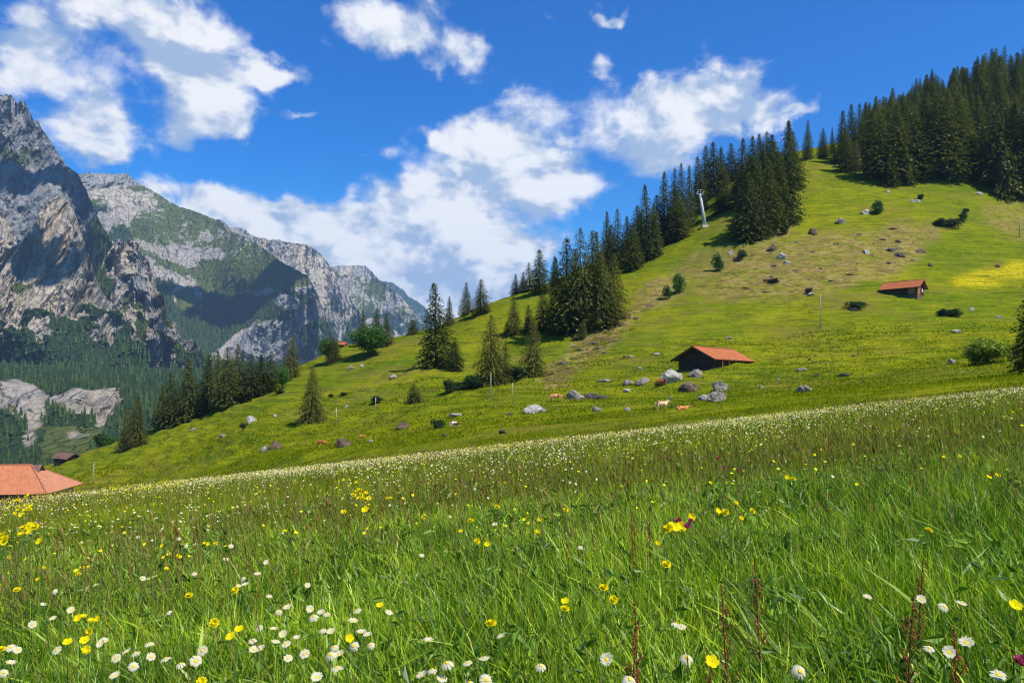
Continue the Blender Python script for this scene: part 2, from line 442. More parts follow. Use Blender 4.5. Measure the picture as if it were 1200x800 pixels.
def ground_material():
    m, nt = newmat('alpine_turf')
    a = N(nt, 'ShaderNodeAttribute', attribute_name='mask')
    s = N(nt, 'ShaderNodeSeparateColor'); nt.links.new(a.outputs['Color'], s.inputs[0])
    w = wcoord(nt)
    big = noise(nt, w, 0.022, 5, 0.6, 0.4)
    mid = noise(nt, w, 0.16, 6, 0.62, 0.3)
    fine = noise(nt, w, 1.1, 7, 0.72)
    spk = noise(nt, wcoord(nt, (0.5, 0.5, 1.6)), 1.0, 5, 0.7, 0.6)
    # bands along the contour
    cs = noise(nt, wcoord(nt, (0.05, 0.05, 1.1)), 1.0, 6, 0.66, 0.8)
    cs2 = noise(nt, wcoord(nt, (0.14, 0.14, 2.6)), 1.0, 4, 0.6, 0.5)
    g = mixc(nt, ss(nt, big, 0.34, 0.64), (0.100, 0.145, 0.005), (0.205, 0.210, 0.006))
    g = mixc(nt, math_(nt, 'MULTIPLY', ss(nt, mid, 0.42, 0.72), 0.6), g, (0.056, 0.100, 0.008))
    g = mixc(nt, math_(nt, 'MULTIPLY', ss(nt, cs, 0.46, 0.66), 0.6), g, (0.235, 0.230, 0.010))
    g = mixc(nt, math_(nt, 'MULTIPLY', ss(nt, cs2, 0.50, 0.62), 0.62), g, (0.042, 0.068, 0.008))
    g = mixc(nt, math_(nt, 'MULTIPLY', ss(nt, fine, 0.50, 0.66), 0.62), g, (0.04, 0.062, 0.008))
    g = mixc(nt, math_(nt, 'MULTIPLY', ss(nt, spk, 0.60, 0.70), 0.55), g, (0.030, 0.045, 0.008))
    g = mixc(nt, math_(nt, 'MULTIPLY', ss(nt, spk, 0.40, 0.33), 0.5), g, (0.30, 0.27, 0.06))
    olv = noise(nt, wcoord(nt, (0.035, 0.035, 0.12)), 1.0, 7, 0.72, 0.6)
    g = mixc(nt, math_(nt, 'MULTIPLY', ss(nt, olv, 0.50, 0.64), 0.6), g, mixc(nt, fine, (0.110, 0.085, 0.018), (0.20, 0.17, 0.035)))
    straw = mixc(nt, ss(nt, mid, 0.35, 0.65), (0.22, 0.185, 0.04), (0.33, 0.235, 0.085))
    dn = math_(nt, 'MULTIPLY', s.outputs[0], ss(nt, noise(nt, wcoord(nt, (0.16, 0.16, 0.5)), 1.0, 8, 0.78, 0.5), 0.42, 0.54))
    g = mixc(nt, math_(nt, 'MULTIPLY', dn, 0.85), g, straw)
    g = mixc(nt, math_(nt, 'MULTIPLY', math_(nt, 'MULTIPLY', s.outputs[0], ss(nt, spk, 0.50, 0.57)), 0.85), g, (0.10, 0.06, 0.025))
    so_ = mixc(nt, fine, (0.10, 0.055, 0.025), (0.24, 0.15, 0.08))
    g = mixc(nt, math_(nt, 'MULTIPLY', s.outputs[2], 0.85), g, so_)
    yl = mixc(nt, ss(nt, fine, 0.40, 0.58), (0.50, 0.38, 0.010), (0.26, 0.24, 0.01))
    g = mixc(nt, math_(nt, 'MULTIPLY', s.outputs[1], ss(nt, cs2, 0.70, 0.46)), g, yl)
    h = math_(nt, 'ADD', math_(nt, 'MULTIPLY', fine, 0.5), math_(nt, 'ADD', mid, math_(nt, 'MULTIPLY', cs2, 0.8)))
    bsdf_out(nt, g, 1.0, 0.0, h, 0.9, 0.7)
    return m
MAT_TURF = ground_material()
V = np.stack([GX, GY, GZ], -1).reshape(-1, 3)
me = mesh_np('alpine_ground', V, grid_faces(len(PXS), len(YS)), [MAT_TURF], {'mask': msk.reshape(-1, 3)}, smooth=True)
tag(obj('alpine_ground', me), 'green and yellow alpine pasture rising to the right behind the tall meadow', 'hillside', kind='structure')
# the ground below and behind the viewer
xs = np.linspace(-70, 70, 90); ys = np.linspace(-60, 18.3, 60)
A, B = np.meshgrid(xs, ys, indexing='ij')
Zp = plane_z(A, B) - 0.004 - 0.03 * sstep(17, 18.3, B)
me = mesh_np('meadow_ground', np.stack([A, B, Zp], -1).reshape(-1, 3), grid_faces(90, 60), [MAT_TURF], {'mask': np.zeros((5400, 3))}, smooth=True)
tag(obj('meadow_ground', me), 'earth under the tall meadow grass at the viewer\'s feet', 'ground', kind='structure')
# ------------------------------------------------------------------ valley floor, scree bank, mountains
def rock_material(name, tone=1.0):
    """mask: r = grass, g = dark wood, b = pale rock (else grey)"""
    m, nt = newmat(name)
    a = N(nt, 'ShaderNodeAttribute', attribute_name='mask')
    s = N(nt, 'ShaderNodeSeparateColor'); nt.links.new(a.outputs['Color'], s.inputs[0])
    w = wcoord(nt)
    n1 = noise(nt, w, 0.008, 8, 0.68, 0.6)
    n2 = noise(nt, w, 0.035, 6, 0.7, 0.3)
    strat = noise(nt, wcoord(nt, (0.003, 0.003, 0.02)), 1.0, 7, 0.7, 0.35)
    streak = noise(nt, wcoord(nt, (0.020, 0.020, 0.0055)), 1.0, 8, 0.72, 0.5)
    vo = N(nt, 'ShaderNodeTexVoronoi', feature='DISTANCE_TO_EDGE'); vo.inputs['Scale'].default_value = 1.0
    vn = N(nt, 'ShaderNodeTexNoise'); vn.inputs['Scale'].default_value = .012; vn.inputs['Detail'].default_value = 5; nt.links.new(w, vn.inputs['Vector'])
    vv_ = vmath(nt, 'ADD', wcoord(nt, (0.020, 0.020, 0.0085)), vmath(nt, 'MULTIPLY', vn.outputs['Color'], (1.6, 1.6, 1.6)))
    nt.links.new(vv_, vo.inputs['Vector']); crack = ss(nt, vo.outputs['Distance'], 0.0, 0.12)
    vo2 = N(nt, 'ShaderNodeTexVoronoi', feature='F1'); vo2.inputs['Scale'].default_value = 2.3; nt.links.new(vv_, vo2.inputs['Vector'])
    grey = mixc(nt, n1, (0.17 * tone, 0.18 * tone, 0.20 * tone), (0.36 * tone, 0.355 * tone, 0.35 * tone))
    pale = mixc(nt, n1, (0.34 * tone, 0.285 * tone, 0.21 * tone), (0.62 * tone, 0.53 * tone, 0.41 * tone))
    n0 = noise(nt, w, 0.0028, 5, 0.6, 0.8)
    rk = mixc(nt, math_(nt, 'ADD', s.outputs[2], math_(nt, 'MULTIPLY', math_(nt, 'SUBTRACT', n0, 0.50), 1.1), clamp=True), grey, pale)
    rk = mixc(nt, math_(nt, 'MULTIPLY', ss(nt, strat, 0.50, 0.68), 0.45), rk, (0.13 * tone, 0.12 * tone, 0.115 * tone))
    rk = mixc(nt, math_(nt, 'MULTIPLY', ss(nt, streak, 0.54, 0.72), 0.5), rk, (0.10 * tone, 0.10 * tone, 0.11 * tone))
    rk = mixc(nt, math_(nt, 'MULTIPLY', ss(nt, n2, 0.58, 0.75), 0.35), rk, (0.40 * tone, 0.37 * tone, 0.32 * tone))
    rk = mixc(nt, math_(nt, 'MULTIPLY', math_(nt, 'MULTIPLY', math_(nt, 'SUBTRACT', 1.0, crack), ss(nt, n1, .42, .60)), 0.5), rk, (0.07 * tone, 0.07 * tone, 0.08 * tone))
    gr = mixc(nt, n2, (0.055, 0.080, 0.018), (0.135, 0.150, 0.040))
    e1 = ss(nt, math_(nt, 'ADD', s.outputs[0], math_(nt, 'MULTIPLY', math_(nt, 'ADD', math_(nt, 'SUBTRACT', n2, 0.5), math_(nt, 'MULTIPLY', math_(nt, 'SUBTRACT', n1, 0.5), 1.2)), 1.6)), 0.40, 0.60)
    c = mixc(nt, e1, rk, gr)
    fo = mixc(nt, noise(nt, w, 0.06, 4, 0.7), (0.018, 0.038, 0.014), (0.05, 0.08, 0.026))
    e2 = ss(nt, math_(nt, 'ADD', s.outputs[1], math_(nt, 'MULTIPLY', math_(nt, 'ADD', math_(nt, 'SUBTRACT', n2, 0.5), math_(nt, 'SUBTRACT', n1, 0.5)), 1.5)), 0.42, 0.60)
    c = mixc(nt, e2, c, fo)
    h = math_(nt, 'ADD', math_(nt, 'ADD', n1, math_(nt, 'MULTIPLY', n2, 0.35)), math_(nt, 'ADD', math_(nt, 'MULTIPLY', strat, 0.5), math_(nt, 'MULTIPLY', streak, 0.5)))
    h = math_(nt, 'ADD', h, math_(nt, 'ADD', math_(nt, 'MULTIPLY', crack, 0.22), math_(nt, 'MULTIPLY', vo2.outputs['Distance'], -0.35)))
    bsdf_out(nt, c, 1.0, 0.0, h, 1.0, 32.0)
    return m
MAT_ROCK = rock_material('limestone')
MAT_ROCKFAR = rock_material('far_limestone', 1.05)

forest_pts = []     # (X, Y, Z, height) of the far wood

def mountain(name, label, sky_line, base, Dtop, Dbase, step, rows, relief, maskfn, prof=1.0, jag=2.0, seed=0, mat=None, woods=0, wood_h=18, aniso=(1, 1, 0.45), lam=260, rowscale=1.0):
    """a solid massif: front face from its foot to its skyline, then down again behind.
    The rock is broken up in depth by ridges and gullies."""
    x0, x1 = sky_line[0][0], sky_line[-1][0]
    pxs = np.arange(x0, x1 + step, step)
    top = np.interp(pxs, [p[0] for p in sky_line], [p[1] for p in sky_line])
    top = top + jag * (1.1 * fbm(pxs / 24, 0 * pxs, seed + 7.5, 2) + fbm(pxs / 9, 0 * pxs, seed + .5, 4) + 0.5 * fbm(pxs / 2.6, 0 * pxs, seed + 1.5, 2))
    bs = np.interp(pxs, [p[0] for p in base], [p[1] for p in base])
    t = np.linspace(0, 1, rows)
    T = np.broadcast_to(t[None, :], (len(pxs), rows)); PX = np.broadcast_to(pxs[:, None], (len(pxs), rows))
    PY = bs[:, None] + (top - bs)[:, None] * T
    Ta = np.clip((bs[:, None] - PY) / (bs[:, None] - top.min()), 0, 1)
    dt = np.interp(pxs, [p[0] for p in Dtop], [p[1] for p in Dtop]); db = np.interp(pxs, [p[0] for p in Dbase], [p[1] for p in Dbase])
    D = db[:, None] + (dt - db)[:, None] * (Ta ** prof)
    X = (PX - 600) / F * D; Z = (HZ - PY) / F * D
    cx, cy, cz = X / lam * aniso[0], D / lam * aniso[1], Z / lam * aniso[2]
    wv = 0.5 * fbm(cx * .7, cz * .7, seed + 4.0, 3)
    dgx = cx * 1.15 + cz * .28; dgz = cz * .85 - cx * .12
    rel = ridged(dgx + wv, dgz * .8 + cy * .3 + wv, seed + 2.0, 8, 2.07, 0.62) - 0.5 + 0.22 * fbm(dgx * 3.1, dgz * 2.2, seed + 3.0, 5)
    ledge = 0.012 * np.sin(Z / lam * 30 + 9 * fbm(cx * 1.3, cz * 1.3, seed, 4)) * (0.5 + fbm(cx * 2, cz * 2, seed + 6.0, 3))
    mk, rockness = maskfn(PX, PY, X, Z, rel)
    D2 = D - relief * (rel + ledge * rockness) * (0.18 + 0.82 * rockness)
    D2 = D2 + relief * 0.45 * fbm(PX / 120, PY / 90, seed + 8.0, 2)
    X = (PX - 600) / F * D2; Z = (HZ - PY) / F * D2
    Vf = np.stack([X, D2, Z], -1)
    # behind the skyline
    nb = 14
    tb = (np.arange(1, nb + 1) / nb)[None, :]
    Db = D2[:, -1:] + tb * 1100; Xb = (PX[:, -1:] - 600) / F * Db
    Zb = Z[:, -1:] + (-250 - Z[:, -1:]) * tb ** 1.1 + 30 * fbm(Xb / 120, Db / 120, 1.0, 3) * np.sin(tb * 3.1)
    Vall = np.concatenate([Vf, np.stack([Xb, Db, Zb], -1)], 1)
    mk = np.concatenate([mk, np.repeat(mk[:, -1:], nb, 1)], 1)
    me = mesh_np(name, Vall.reshape(-1, 3), grid_faces(len(pxs), rows + nb), [mat or MAT_ROCK], {'mask': mk.reshape(-1, 3)}, smooth=True)
    o = tag(obj(name, me), label, 'mountain', kind='structure')
    if woods:
        f = mk[:, :rows, 1].ravel(); k = np.where(f > 0.5)[0]
        if len(k):
            k = RNG.choice(k, size=min(woods, len(k)), replace=False)
            v = Vf.reshape(-1, 3)[k]
            forest_pts.append(np.concatenate([v, (wood_h * (0.7 + 0.6 * RNG.random(len(k))))[:, None]], 1))
    return o

def pw(PX, PY, seed, a=10):
    return PX + a * fbm(PX / 22, PY / 22, seed, 4), PY + a * fbm(PX / 22, PY / 22, seed + 9, 4)

def blur(m, k=5):
    for _ in range(k):
        m[1:-1] = (m[:-2] + 2 * m[1:-1] + m[2:]) / 4; m[:, 1:-1] = (m[:, :-2] + 2 * m[:, 1:-1] + m[:, 2:]) / 4
    return m

# --- great cliff at the left
def maskA(PX, PY, X, Z, rel):
    qx, qy = pw(PX, PY, 40.0, 9)
    n = fbm(PX / 26, PY / 18, 50.0, 5)
    forest = sstep(-0.05, 0.22, n + (qy - 378) / 120.0)
    forest = np.maximum(forest, inpoly(qx, qy, [(-60, 330), (10, 342), (45, 372), (60, 410), (30, 425), (-60, 430)]) * 1.0)
    forest = np.maximum(forest, inpoly(qx, qy, [(112, 240), (128, 268), (140, 300), (150, 340), (165, 385), (140, 372), (122, 330), (108, 280)]) * 0.9)
    rockp = inpoly(qx, qy, [(95, 352), (140, 350), (165, 380), (185, 420), (200, 450), (168, 440), (120, 420), (95, 400)])
    forest = np.where(rockp, forest * 0.35 * (n > 0.0), forest)
    rockp2 = inpoly(qx, qy, [(26, 385), (50, 392), (46, 412), (60, 430), (40, 418), (28, 400)])
    forest = np.where(rockp2, 0, forest)
    grass = sstep(0.12, 0.3, n + 0.15) * sstep(300, 340, qy) * 0.8
    grass = np.maximum(grass, 0.75 * inpoly(qx, qy, [(0, 175), (40, 172), (62, 186), (20, 190), (0, 188)]))
    pale = 0.0 + 1.1 * inpoly(qx, qy, [(-20, 250), (12, 255), (22, 300), (0, 330), (-20, 330)]) + sstep(330, 400, qy) * .7 + 0.5 * n
    rock = 1 - 0.85 * np.clip(forest, 0, 1)
    return blur(np.clip(np.stack([grass, forest, pale], -1), 0, 1)), blur(rock[..., None], 2)[..., 0]
mountain('cliff_mountain', 'great grey limestone peak with a jagged crest at the left edge, dark woods round its foot',
         [(-330, 120), (-220, 90), (-120, 118), (-50, 105), (0, 113), (14, 113), (20, 122), (27, 117), (35, 130), (40, 141), (45, 138), (48, 148), (60, 165), (72, 185), (80, 195), (92, 205), (100, 222), (108, 242), (118, 262), (130, 283), (142, 300), (150, 322), (160, 345), (172, 375), (185, 405), (200, 430), (215, 455)],
         [(-330, 480), (215, 480)], [(-330, 2900), (100, 2800), (215, 2300)], [(-330, 1950), (215, 2000)],
         1.3, 300, 300, maskA, prof=1.15, jag=3.0, seed=60, woods=1500, wood_h=17, lam=330, aniso=(1.1, 1, .42))
# --- pale buttress in front of it
def maskA1(PX, PY, X, Z, rel):
    qx, qy = pw(PX, PY, 70.0, 9)
    n = fbm(PX / 16, PY / 14, 72.0, 5)
    forest = sstep(0.0, 0.2, n + (qy - 372) / 70.0)
    grass = sstep(0.18, 0.4, n) * sstep(290, 340, qy) * 0.6
    pale = np.clip(1.35 + 0.4 * n - 0.6 * sstep(350, 400, qy), 0, 1.3)
    return blur(np.clip(np.stack([grass, forest, pale], -1), 0, 1)), 1 - 0.6 * np.clip(forest, 0, 1)
mountain('pale_buttress', 'pale sunlit limestone buttress standing in front of the grey peak',
         [(-60, 372), (-20, 345), (0, 322), (12, 305), (24, 288), (42, 256), (55, 238), (63, 231), (72, 231), (80, 236), (88, 250), (95, 272), (103, 295), (110, 318), (122, 345), (138, 362), (158, 385), (175, 420)],
         [(-60, 430), (175, 440)], [(-60, 1950), (175, 1950)], [(-60, 1700), (175, 1700)],
         1.0, 220, 170, maskA1, prof=1.1, jag=3.0, seed=77, woods=300, wood_h=16, lam=230, aniso=(1.2, 1, .5))
def maskA2(PX, PY, X, Z, rel):
    qx, qy = pw(PX, PY, 80.0, 10)
    n = fbm(PX / 15, PY / 15, 82.0, 5)
    forest = sstep(0.05, 0.22, n + (qy - 405) / 130.0)
    forest = np.maximum(forest, inpoly(qx, qy, [(95, 345), (118, 310), (128, 330), (120, 370), (100, 385)]) * 1.0)
    forest = np.where(inpoly(qx, qy, [(150, 345), (172, 350), (185, 385), (192, 415), (235, 425), (240, 450), (180, 450), (150, 440), (135, 410)]), forest * (n > .18), forest)
    grass = sstep(0.02, 0.22, n) * sstep(320, 350, qy) * 0.8
    pale = np.clip(0.62 + 0.8 * n, 0, 1)
    return blur(np.clip(np.stack([grass, forest, pale], -1), 0, 1)), 1 - 0.7 * np.clip(forest, 0, 1)
mountain('rock_buttress', 'pointed rock buttress with gullies and scattered woods below the grey peak',
         [(85, 400), (100, 362), (112, 330), (122, 305), (132, 288), (140, 279), (147, 284), (153, 277), (161, 281), (168, 298), (174, 304), (180, 322), (184, 340), (192, 348), (196, 372), (206, 380), (212, 396), (228, 400), (238, 418), (262, 430), (300, 455)],
         [(85, 470), (300, 475)], [(85, 2120), (300, 2050)], [(85, 1780), (300, 1800)],
         1.0, 220, 200, maskA2, prof=1.0, jag=4.0, seed=90, woods=900, wood_h=15, lam=170, aniso=(1.4, 1, .45))

# --- flat topped mountain with the green shoulder
def maskB(PX, PY, X, Z, rel):
    qx, qy = pw(PX, PY, 100.0, 10)
    n = fbm(PX / 24, PY / 16, 102.0, 5)
    grass = 0.9 * inpoly(qx, qy, [(165, 248), (185, 234), (215, 243), (255, 258), (300, 284), (345, 312), (372, 330), (352, 338), (300, 333), (240, 325), (200, 318), (165, 300), (150, 275)])
    grass = np.maximum(grass, 1.15 * inpoly(qx, qy, [(225, 318), (262, 298), (300, 302), (350, 316), (374, 334), (345, 340), (290, 340), (240, 342)]))
    grass = np.maximum(grass, 0.9 * inpoly(qx, qy, [(200, 345), (222, 335), (240, 350), (232, 362), (205, 362)]))
    grass = np.maximum(grass, 0.45 + 0.6 * n)
    forest = 1.0 * inpoly(qx, qy, [(160, 322), (200, 330), (232, 340), (262, 346), (310, 346), (335, 345), (330, 372), (300, 372), (270, 392), (250, 410), (215, 415), (190, 380), (170, 350)])
    forest = np.maximum(forest, inpoly(qx, qy, [(110, 238), (150, 262), (166, 300), (150, 320), (120, 300)]) * 0.8 * (n > -.15))
    forest = np.where(inpoly(qx, qy, [(196, 342), (215, 330), (242, 345), (238, 362), (205, 364)]), 0, forest)
    cliff = inpoly(qx, qy, [(332, 340), (345, 330), (368, 330), (380, 350), (398, 398), (425, 440), (270, 460), (262, 420), (285, 385), (318, 370)])
    band = inpoly(qx, PY, [(85, 200), (170, 200), (162, 216), (110, 219), (90, 216)])
    pav = inpoly(qx, qy, [(98, 215), (150, 215), (190, 236), (160, 250), (150, 275), (200, 300), (170, 295), (130, 262), (105, 235)])
    grey2 = inpoly(qx, qy, [(185, 292), (215, 283), (250, 288), (265, 300), (230, 312), (190, 306)])
    grass = np.where(cliff | band, 0.08, grass); grass = np.where(pav, 0.26 + .5 * n, grass * np.where(qy < 305, .78, 1)); grass = np.where(grey2, .2, grass)
    forest = np.where(cliff, np.where(n > 0.22, 0.8, 0.0), forest)
    pale = np.where(band, 0.25, np.where(pav, 0.85, np.where(cliff, 0.22 + .7 * n, 0.5)))
    rock = np.where(cliff, 1.0, np.where(band, .5, 0.16))
    rock = blur(blur(rock[..., None].astype(float), 6), 2)[..., 0]
    return blur(np.clip(np.stack([grass, forest, pale], -1), 0, 1)), rock
mountain('shoulder_mountain', 'flat-topped mountain with a green sunlit shoulder above dark wooded cliffs',
         [(60, 230), (80, 212), (92, 204), (105, 203), (150, 204), (156, 210), (175, 222), (195, 235), (215, 243), (240, 252), (250, 256), (262, 266), (272, 272), (295, 280), (320, 300), (345, 315), (362, 324), (372, 345), (382, 370), (392, 395), (405, 420), (425, 450)],
         [(60, 480), (425, 480)], [(60, 4100), (250, 4200), (345, 3700), (425, 3300)], [(60, 2700), (425, 3000)],
         1.1, 300, 300, maskB, prof=1.0, jag=1.6, seed=110, woods=2600, wood_h=20, lam=330, aniso=(1.2, 1, .4))
def maskC(PX, PY, X, Z, rel):
    n = fbm(PX / 12, PY / 20, 122.0, 5)
    low = sstep(335, 395, PY + 20 * n)
    grass = np.clip(0.12 + 0.5 * n + 0.45 * low, 0, 1)
    forest = 0.9 * low * (n > 0.02)
    pale = np.clip(0.72 + 0.6 * n, 0, 1)
    return blur(np.clip(np.stack([grass, forest, pale], -1), 0, 1)), 0.9 + 0 * n
mountain('ridge_mountain', 'bare creamy rock ridge behind the green shoulder',
         [(225, 262), (250, 254), (258, 256), (270, 268), (285, 267), (296, 275), (306, 279), (330, 281), (355, 285), (368, 290), (380, 302), (388, 312), (397, 330), (412, 350), (425, 370), (440, 400), (455, 430)],
         [(225, 470), (455, 470)], [(225, 5200), (380, 4900), (455, 4600)], [(225, 4000), (455, 4200)],
         1.0, 200, 330, maskC, prof=1.0, jag=2.5, seed=130, mat=MAT_ROCKFAR, lam=380, aniso=(1.5, 1, .35))
def maskD(PX, PY, X, Z, rel):
    n = fbm(PX / 12, PY / 10, 142.0, 5)
    grass = np.clip(0.46 + 0.6 * n - 0.5 * inpoly(PX, PY + 3 * n, [(390, 308), (440, 308), (450, 325), (425, 318), (400, 322)]), 0, 1)
    forest = 0.8 * sstep(362, 385, PY + 20 * n) * (n > -.1)
    pale = np.clip(0.6 + 0.6 * n, 0, 1)
    return blur(np.clip(np.stack([grass, forest, pale], -1), 0, 1)), 0.55 + 0 * n
mountain('summit_mountain', 'flat-crested rocky summit with grassy flanks farther along the range',
         [(350, 345), (370, 325), (388, 313), (400, 311), (428, 310), (436, 317), (444, 328), (455, 334), (465, 344), (478, 358), (490, 372), (502, 388), (520, 420)],
         [(350, 460), (520, 460)], [(350, 6200), (520, 5800)], [(350, 5000), (520, 5000)],
         1.0, 150, 340, maskD, prof=1.0, jag=1.6, seed=150, mat=MAT_ROCKFAR, lam=420, aniso=(1.5, 1, .35))
mountain('blue_mountain', 'farthest mountain, blue with distance at the end of the range',
         [(425, 345), (440, 331), (450, 331), (462, 335), (473, 340), (480, 347), (488, 352), (497, 360), (505, 370), (530, 400)],
         [(425, 470), (530, 470)], [(425, 9800), (530, 9500)], [(425, 8200), (530, 8200)],
         1.0, 110, 300, lambda a, b, c, d, e: (np.clip(np.stack([0.4 + 0 * a, 0.75 + 0.3 * fbm(a / 9, b / 9, 3.0, 3), 0.3 + 0 * a], -1), 0, 1), 0.8 + 0 * a), prof=1.0, jag=2.0, seed=170, mat=MAT_ROCKFAR, lam=600)

# --- valley side with the pale scree banks
VP = {
 -400: [(500, 640), (700, 600), (900, 575), (1030, 560), (1080, 548), (1150, 490), (1250, 470), (1600, 445), (2300, 425)],
 -100: [(500, 610), (700, 575), (900, 552), (1030, 535), (1080, 520), (1160, 440), (1300, 438), (1600, 428), (2300, 410)],
 0:   [(500, 596), (700, 566), (900, 542), (1030, 522), (1080, 500), (1180, 447), (1300, 443), (1600, 430), (2300, 410)],
 60:  [(500, 592), (700, 560), (900, 534), (1030, 512), (1080, 498), (1180, 455), (1300, 450), (1600, 433), (2300, 412)],
 140: [(500, 588), (700, 556), (900, 530), (1030, 508), (1080, 495), (1180, 457), (1300, 451), (1600, 436), (2300, 416)],
 200: [(500, 586), (700, 552), (900, 525), (1030, 503), (1080, 492), (1180, 472), (1300, 458), (1600, 440), (2300, 420)],
 500: [(500, 580), (700, 545), (900, 520), (1030, 500), (1080, 490), (1180, 470), (1300, 458), (1600, 440), (2300, 425)],
 800: [(500, 580), (700, 545), (900, 520), (1030, 500), (1080, 490), (1180, 470), (1300, 458), (1600, 440), (2300, 425)]}
vpx = np.arange(-400, 801, 3.0); vy = np.concatenate([np.geomspace(420, 1060, 90), np.linspace(1064, 1200, 70), np.geomspace(1205, 2300, 60)])
kv = sorted(VP); tv = np.array([pchip([a for a, b in VP[k]], [(HZ - b) / F * a for a, b in VP[k]], vy) for k in kv])
VZ = np.stack([pchip(kv, tv[:, j], vpx) for j in range(len(vy))], 1)
VX = (vpx[:, None] - 600) / F * vy[None, :]; VY = np.broadcast_to(vy[None, :], VX.shape).copy()
VPX = np.broadcast_to(vpx[:, None], VX.shape); VPY = HZ - VZ / VY * F
nn = fbm(VX / 45, VY / 45, VZ / 30, 5)
qx, qy = pw(VPX, VPY, 200.0, 7)
scree = inpoly(qx, qy, [(-110, 443), (-40, 438), (0, 442), (28, 448), (55, 460), (100, 455), (146, 457), (143, 470), (128, 482), (122, 505), (112, 503), (108, 488), (80, 480), (60, 472), (45, 500), (38, 520), (30, 525), (32, 498), (22, 485), (0, 480), (-110, 500)])
scree |= inpoly(qx, qy, [(75, 506), (118, 502), (110, 510), (75, 515)])
field = inpoly(VPX + 2 * nn, VPY + 1.5 * nn, [(52, 508), (66, 500), (106, 500), (112, 516), (104, 540), (48, 540)])
vrel = ridged(VX / 40, VZ / 60, 3.0, 5) - .5
VY2 = VY - 26 * vrel * scree; VX = (VPX - 600) / F * VY2; VZ = (HZ - VPY) / F * VY2 + 2.5 * nn * (1 - scree); VY = VY2
forest = np.where(scree | field, 0, 0.95)
forest = np.where((~scree) & (~field) & (nn > 0.28) & (VPY > 500), 0.2, forest)
grass = np.where(scree, 0.12 + .5 * nn, 1.0)
pale = np.clip(0.8 + .5 * nn, 0, 1)
vm = blur(np.clip(np.stack([grass, forest, pale], -1), 0, 1))
mv = mesh_np('valley_slope', np.stack([VX, VY, VZ], -1).reshape(-1, 3), grid_faces(len(vpx), len(vy)), [rock_material('valley_ground', 0.85)], {'mask': vm.reshape(-1, 3)}, smooth=True)
tag(obj('valley_slope', mv), 'wooded valley side with pale eroded scree banks at the left', 'valley', kind='structure')
k = np.where((forest.ravel() > 0.5) & (VPX.ravel() < 260) & (VPX.ravel() > -260))[0]
k = RNG.choice(k, size=3800, replace=False)
vv = np.stack([VX, VY, VZ], -1).reshape(-1, 3)[k] + RNG.normal(0, 3, (3800, 3)) * [1, 1, 0]
hh = 13 * (0.6 + 0.8 * RNG.random(3800)); hh = np.where(vv[:, 1] > 1180, hh * 1.1, hh)
forest_pts.append(np.concatenate([vv, hh[:, None]], 1))

# the valley floor, one sheet to the horizon
xs = np.concatenate([[-30000, -9000], np.linspace(-5000, 5000, 24), [9000, 30000]]); ys2 = np.concatenate([[-30000, -5000, -500, 60], np.linspace(400, 9000, 24), [16000, 40000]])
A, B = np.meshgrid(xs, ys2, indexing='ij')
me = mesh_np('valley_floor', np.stack([A, B, -260 + 0 * A], -1).reshape(-1, 3), grid_faces(len(xs), len(ys2)),
             [mat_simple('far_turf', (0.05, 0.09, 0.015), (0.10, 0.14, 0.02), 0.004, 0.95, 0.05, 0.0, world=True)], smooth=True)
tag(obj('valley_floor', me), kind='structure')

# far wood: one mass of small conifers
fp = np.concatenate(forest_pts); n = len(fp); S = 6
ang = np.linspace(0, 2 * np.pi, S, endpoint=False)[None, :] + RNG.random((n, 1)) * 6
verts = []; faces = []
base = 0
def cone(z0, z1, r):
    global base
    rr = r[:, None] * (0.75 + 0.5 * RNG.random((n, S)))
    ring = np.stack([fp[:, 0:1] + rr * np.cos(ang), fp[:, 1:2] + rr * np.sin(ang), fp[:, 2:3] + (z0 * fp[:, 3])[:, None] + 0 * rr], -1)
    tip = np.stack([fp[:, 0], fp[:, 1], fp[:, 2] + z1 * fp[:, 3]], -1)[:, None, :]
    v = np.concatenate([ring, tip], 1).reshape(-1, 3)
    i = np.arange(n)[:, None] * (S + 1) + base; kk = np.arange(S)[None, :]
    f = np.stack([i + kk, i + (kk + 1) % S, i + S + 0 * kk], -1).reshape(-1, 3)
    verts.append(v); faces.append(f); base += len(v)
cone(np.full(n, -0.05), 0.72, fp[:, 3] * 0.20); cone(np.full(n, 0.38), 1.0, fp[:, 3] * 0.13)
tint = np.concatenate([np.repeat(RNG.random(n), S + 1)] * 2)
me = mesh_np('distant_forest', np.concatenate(verts), np.concatenate(faces), [mat_leaf('far_needles', (0.018, 0.038, 0.012), (0.070, 0.105, 0.028), 0.15, 0.0)], {'tint': tint})
tag(obj('distant_forest', me), 'far dark conifer woods covering the valley side and the feet of the mountains', 'forest', kind='stuff')

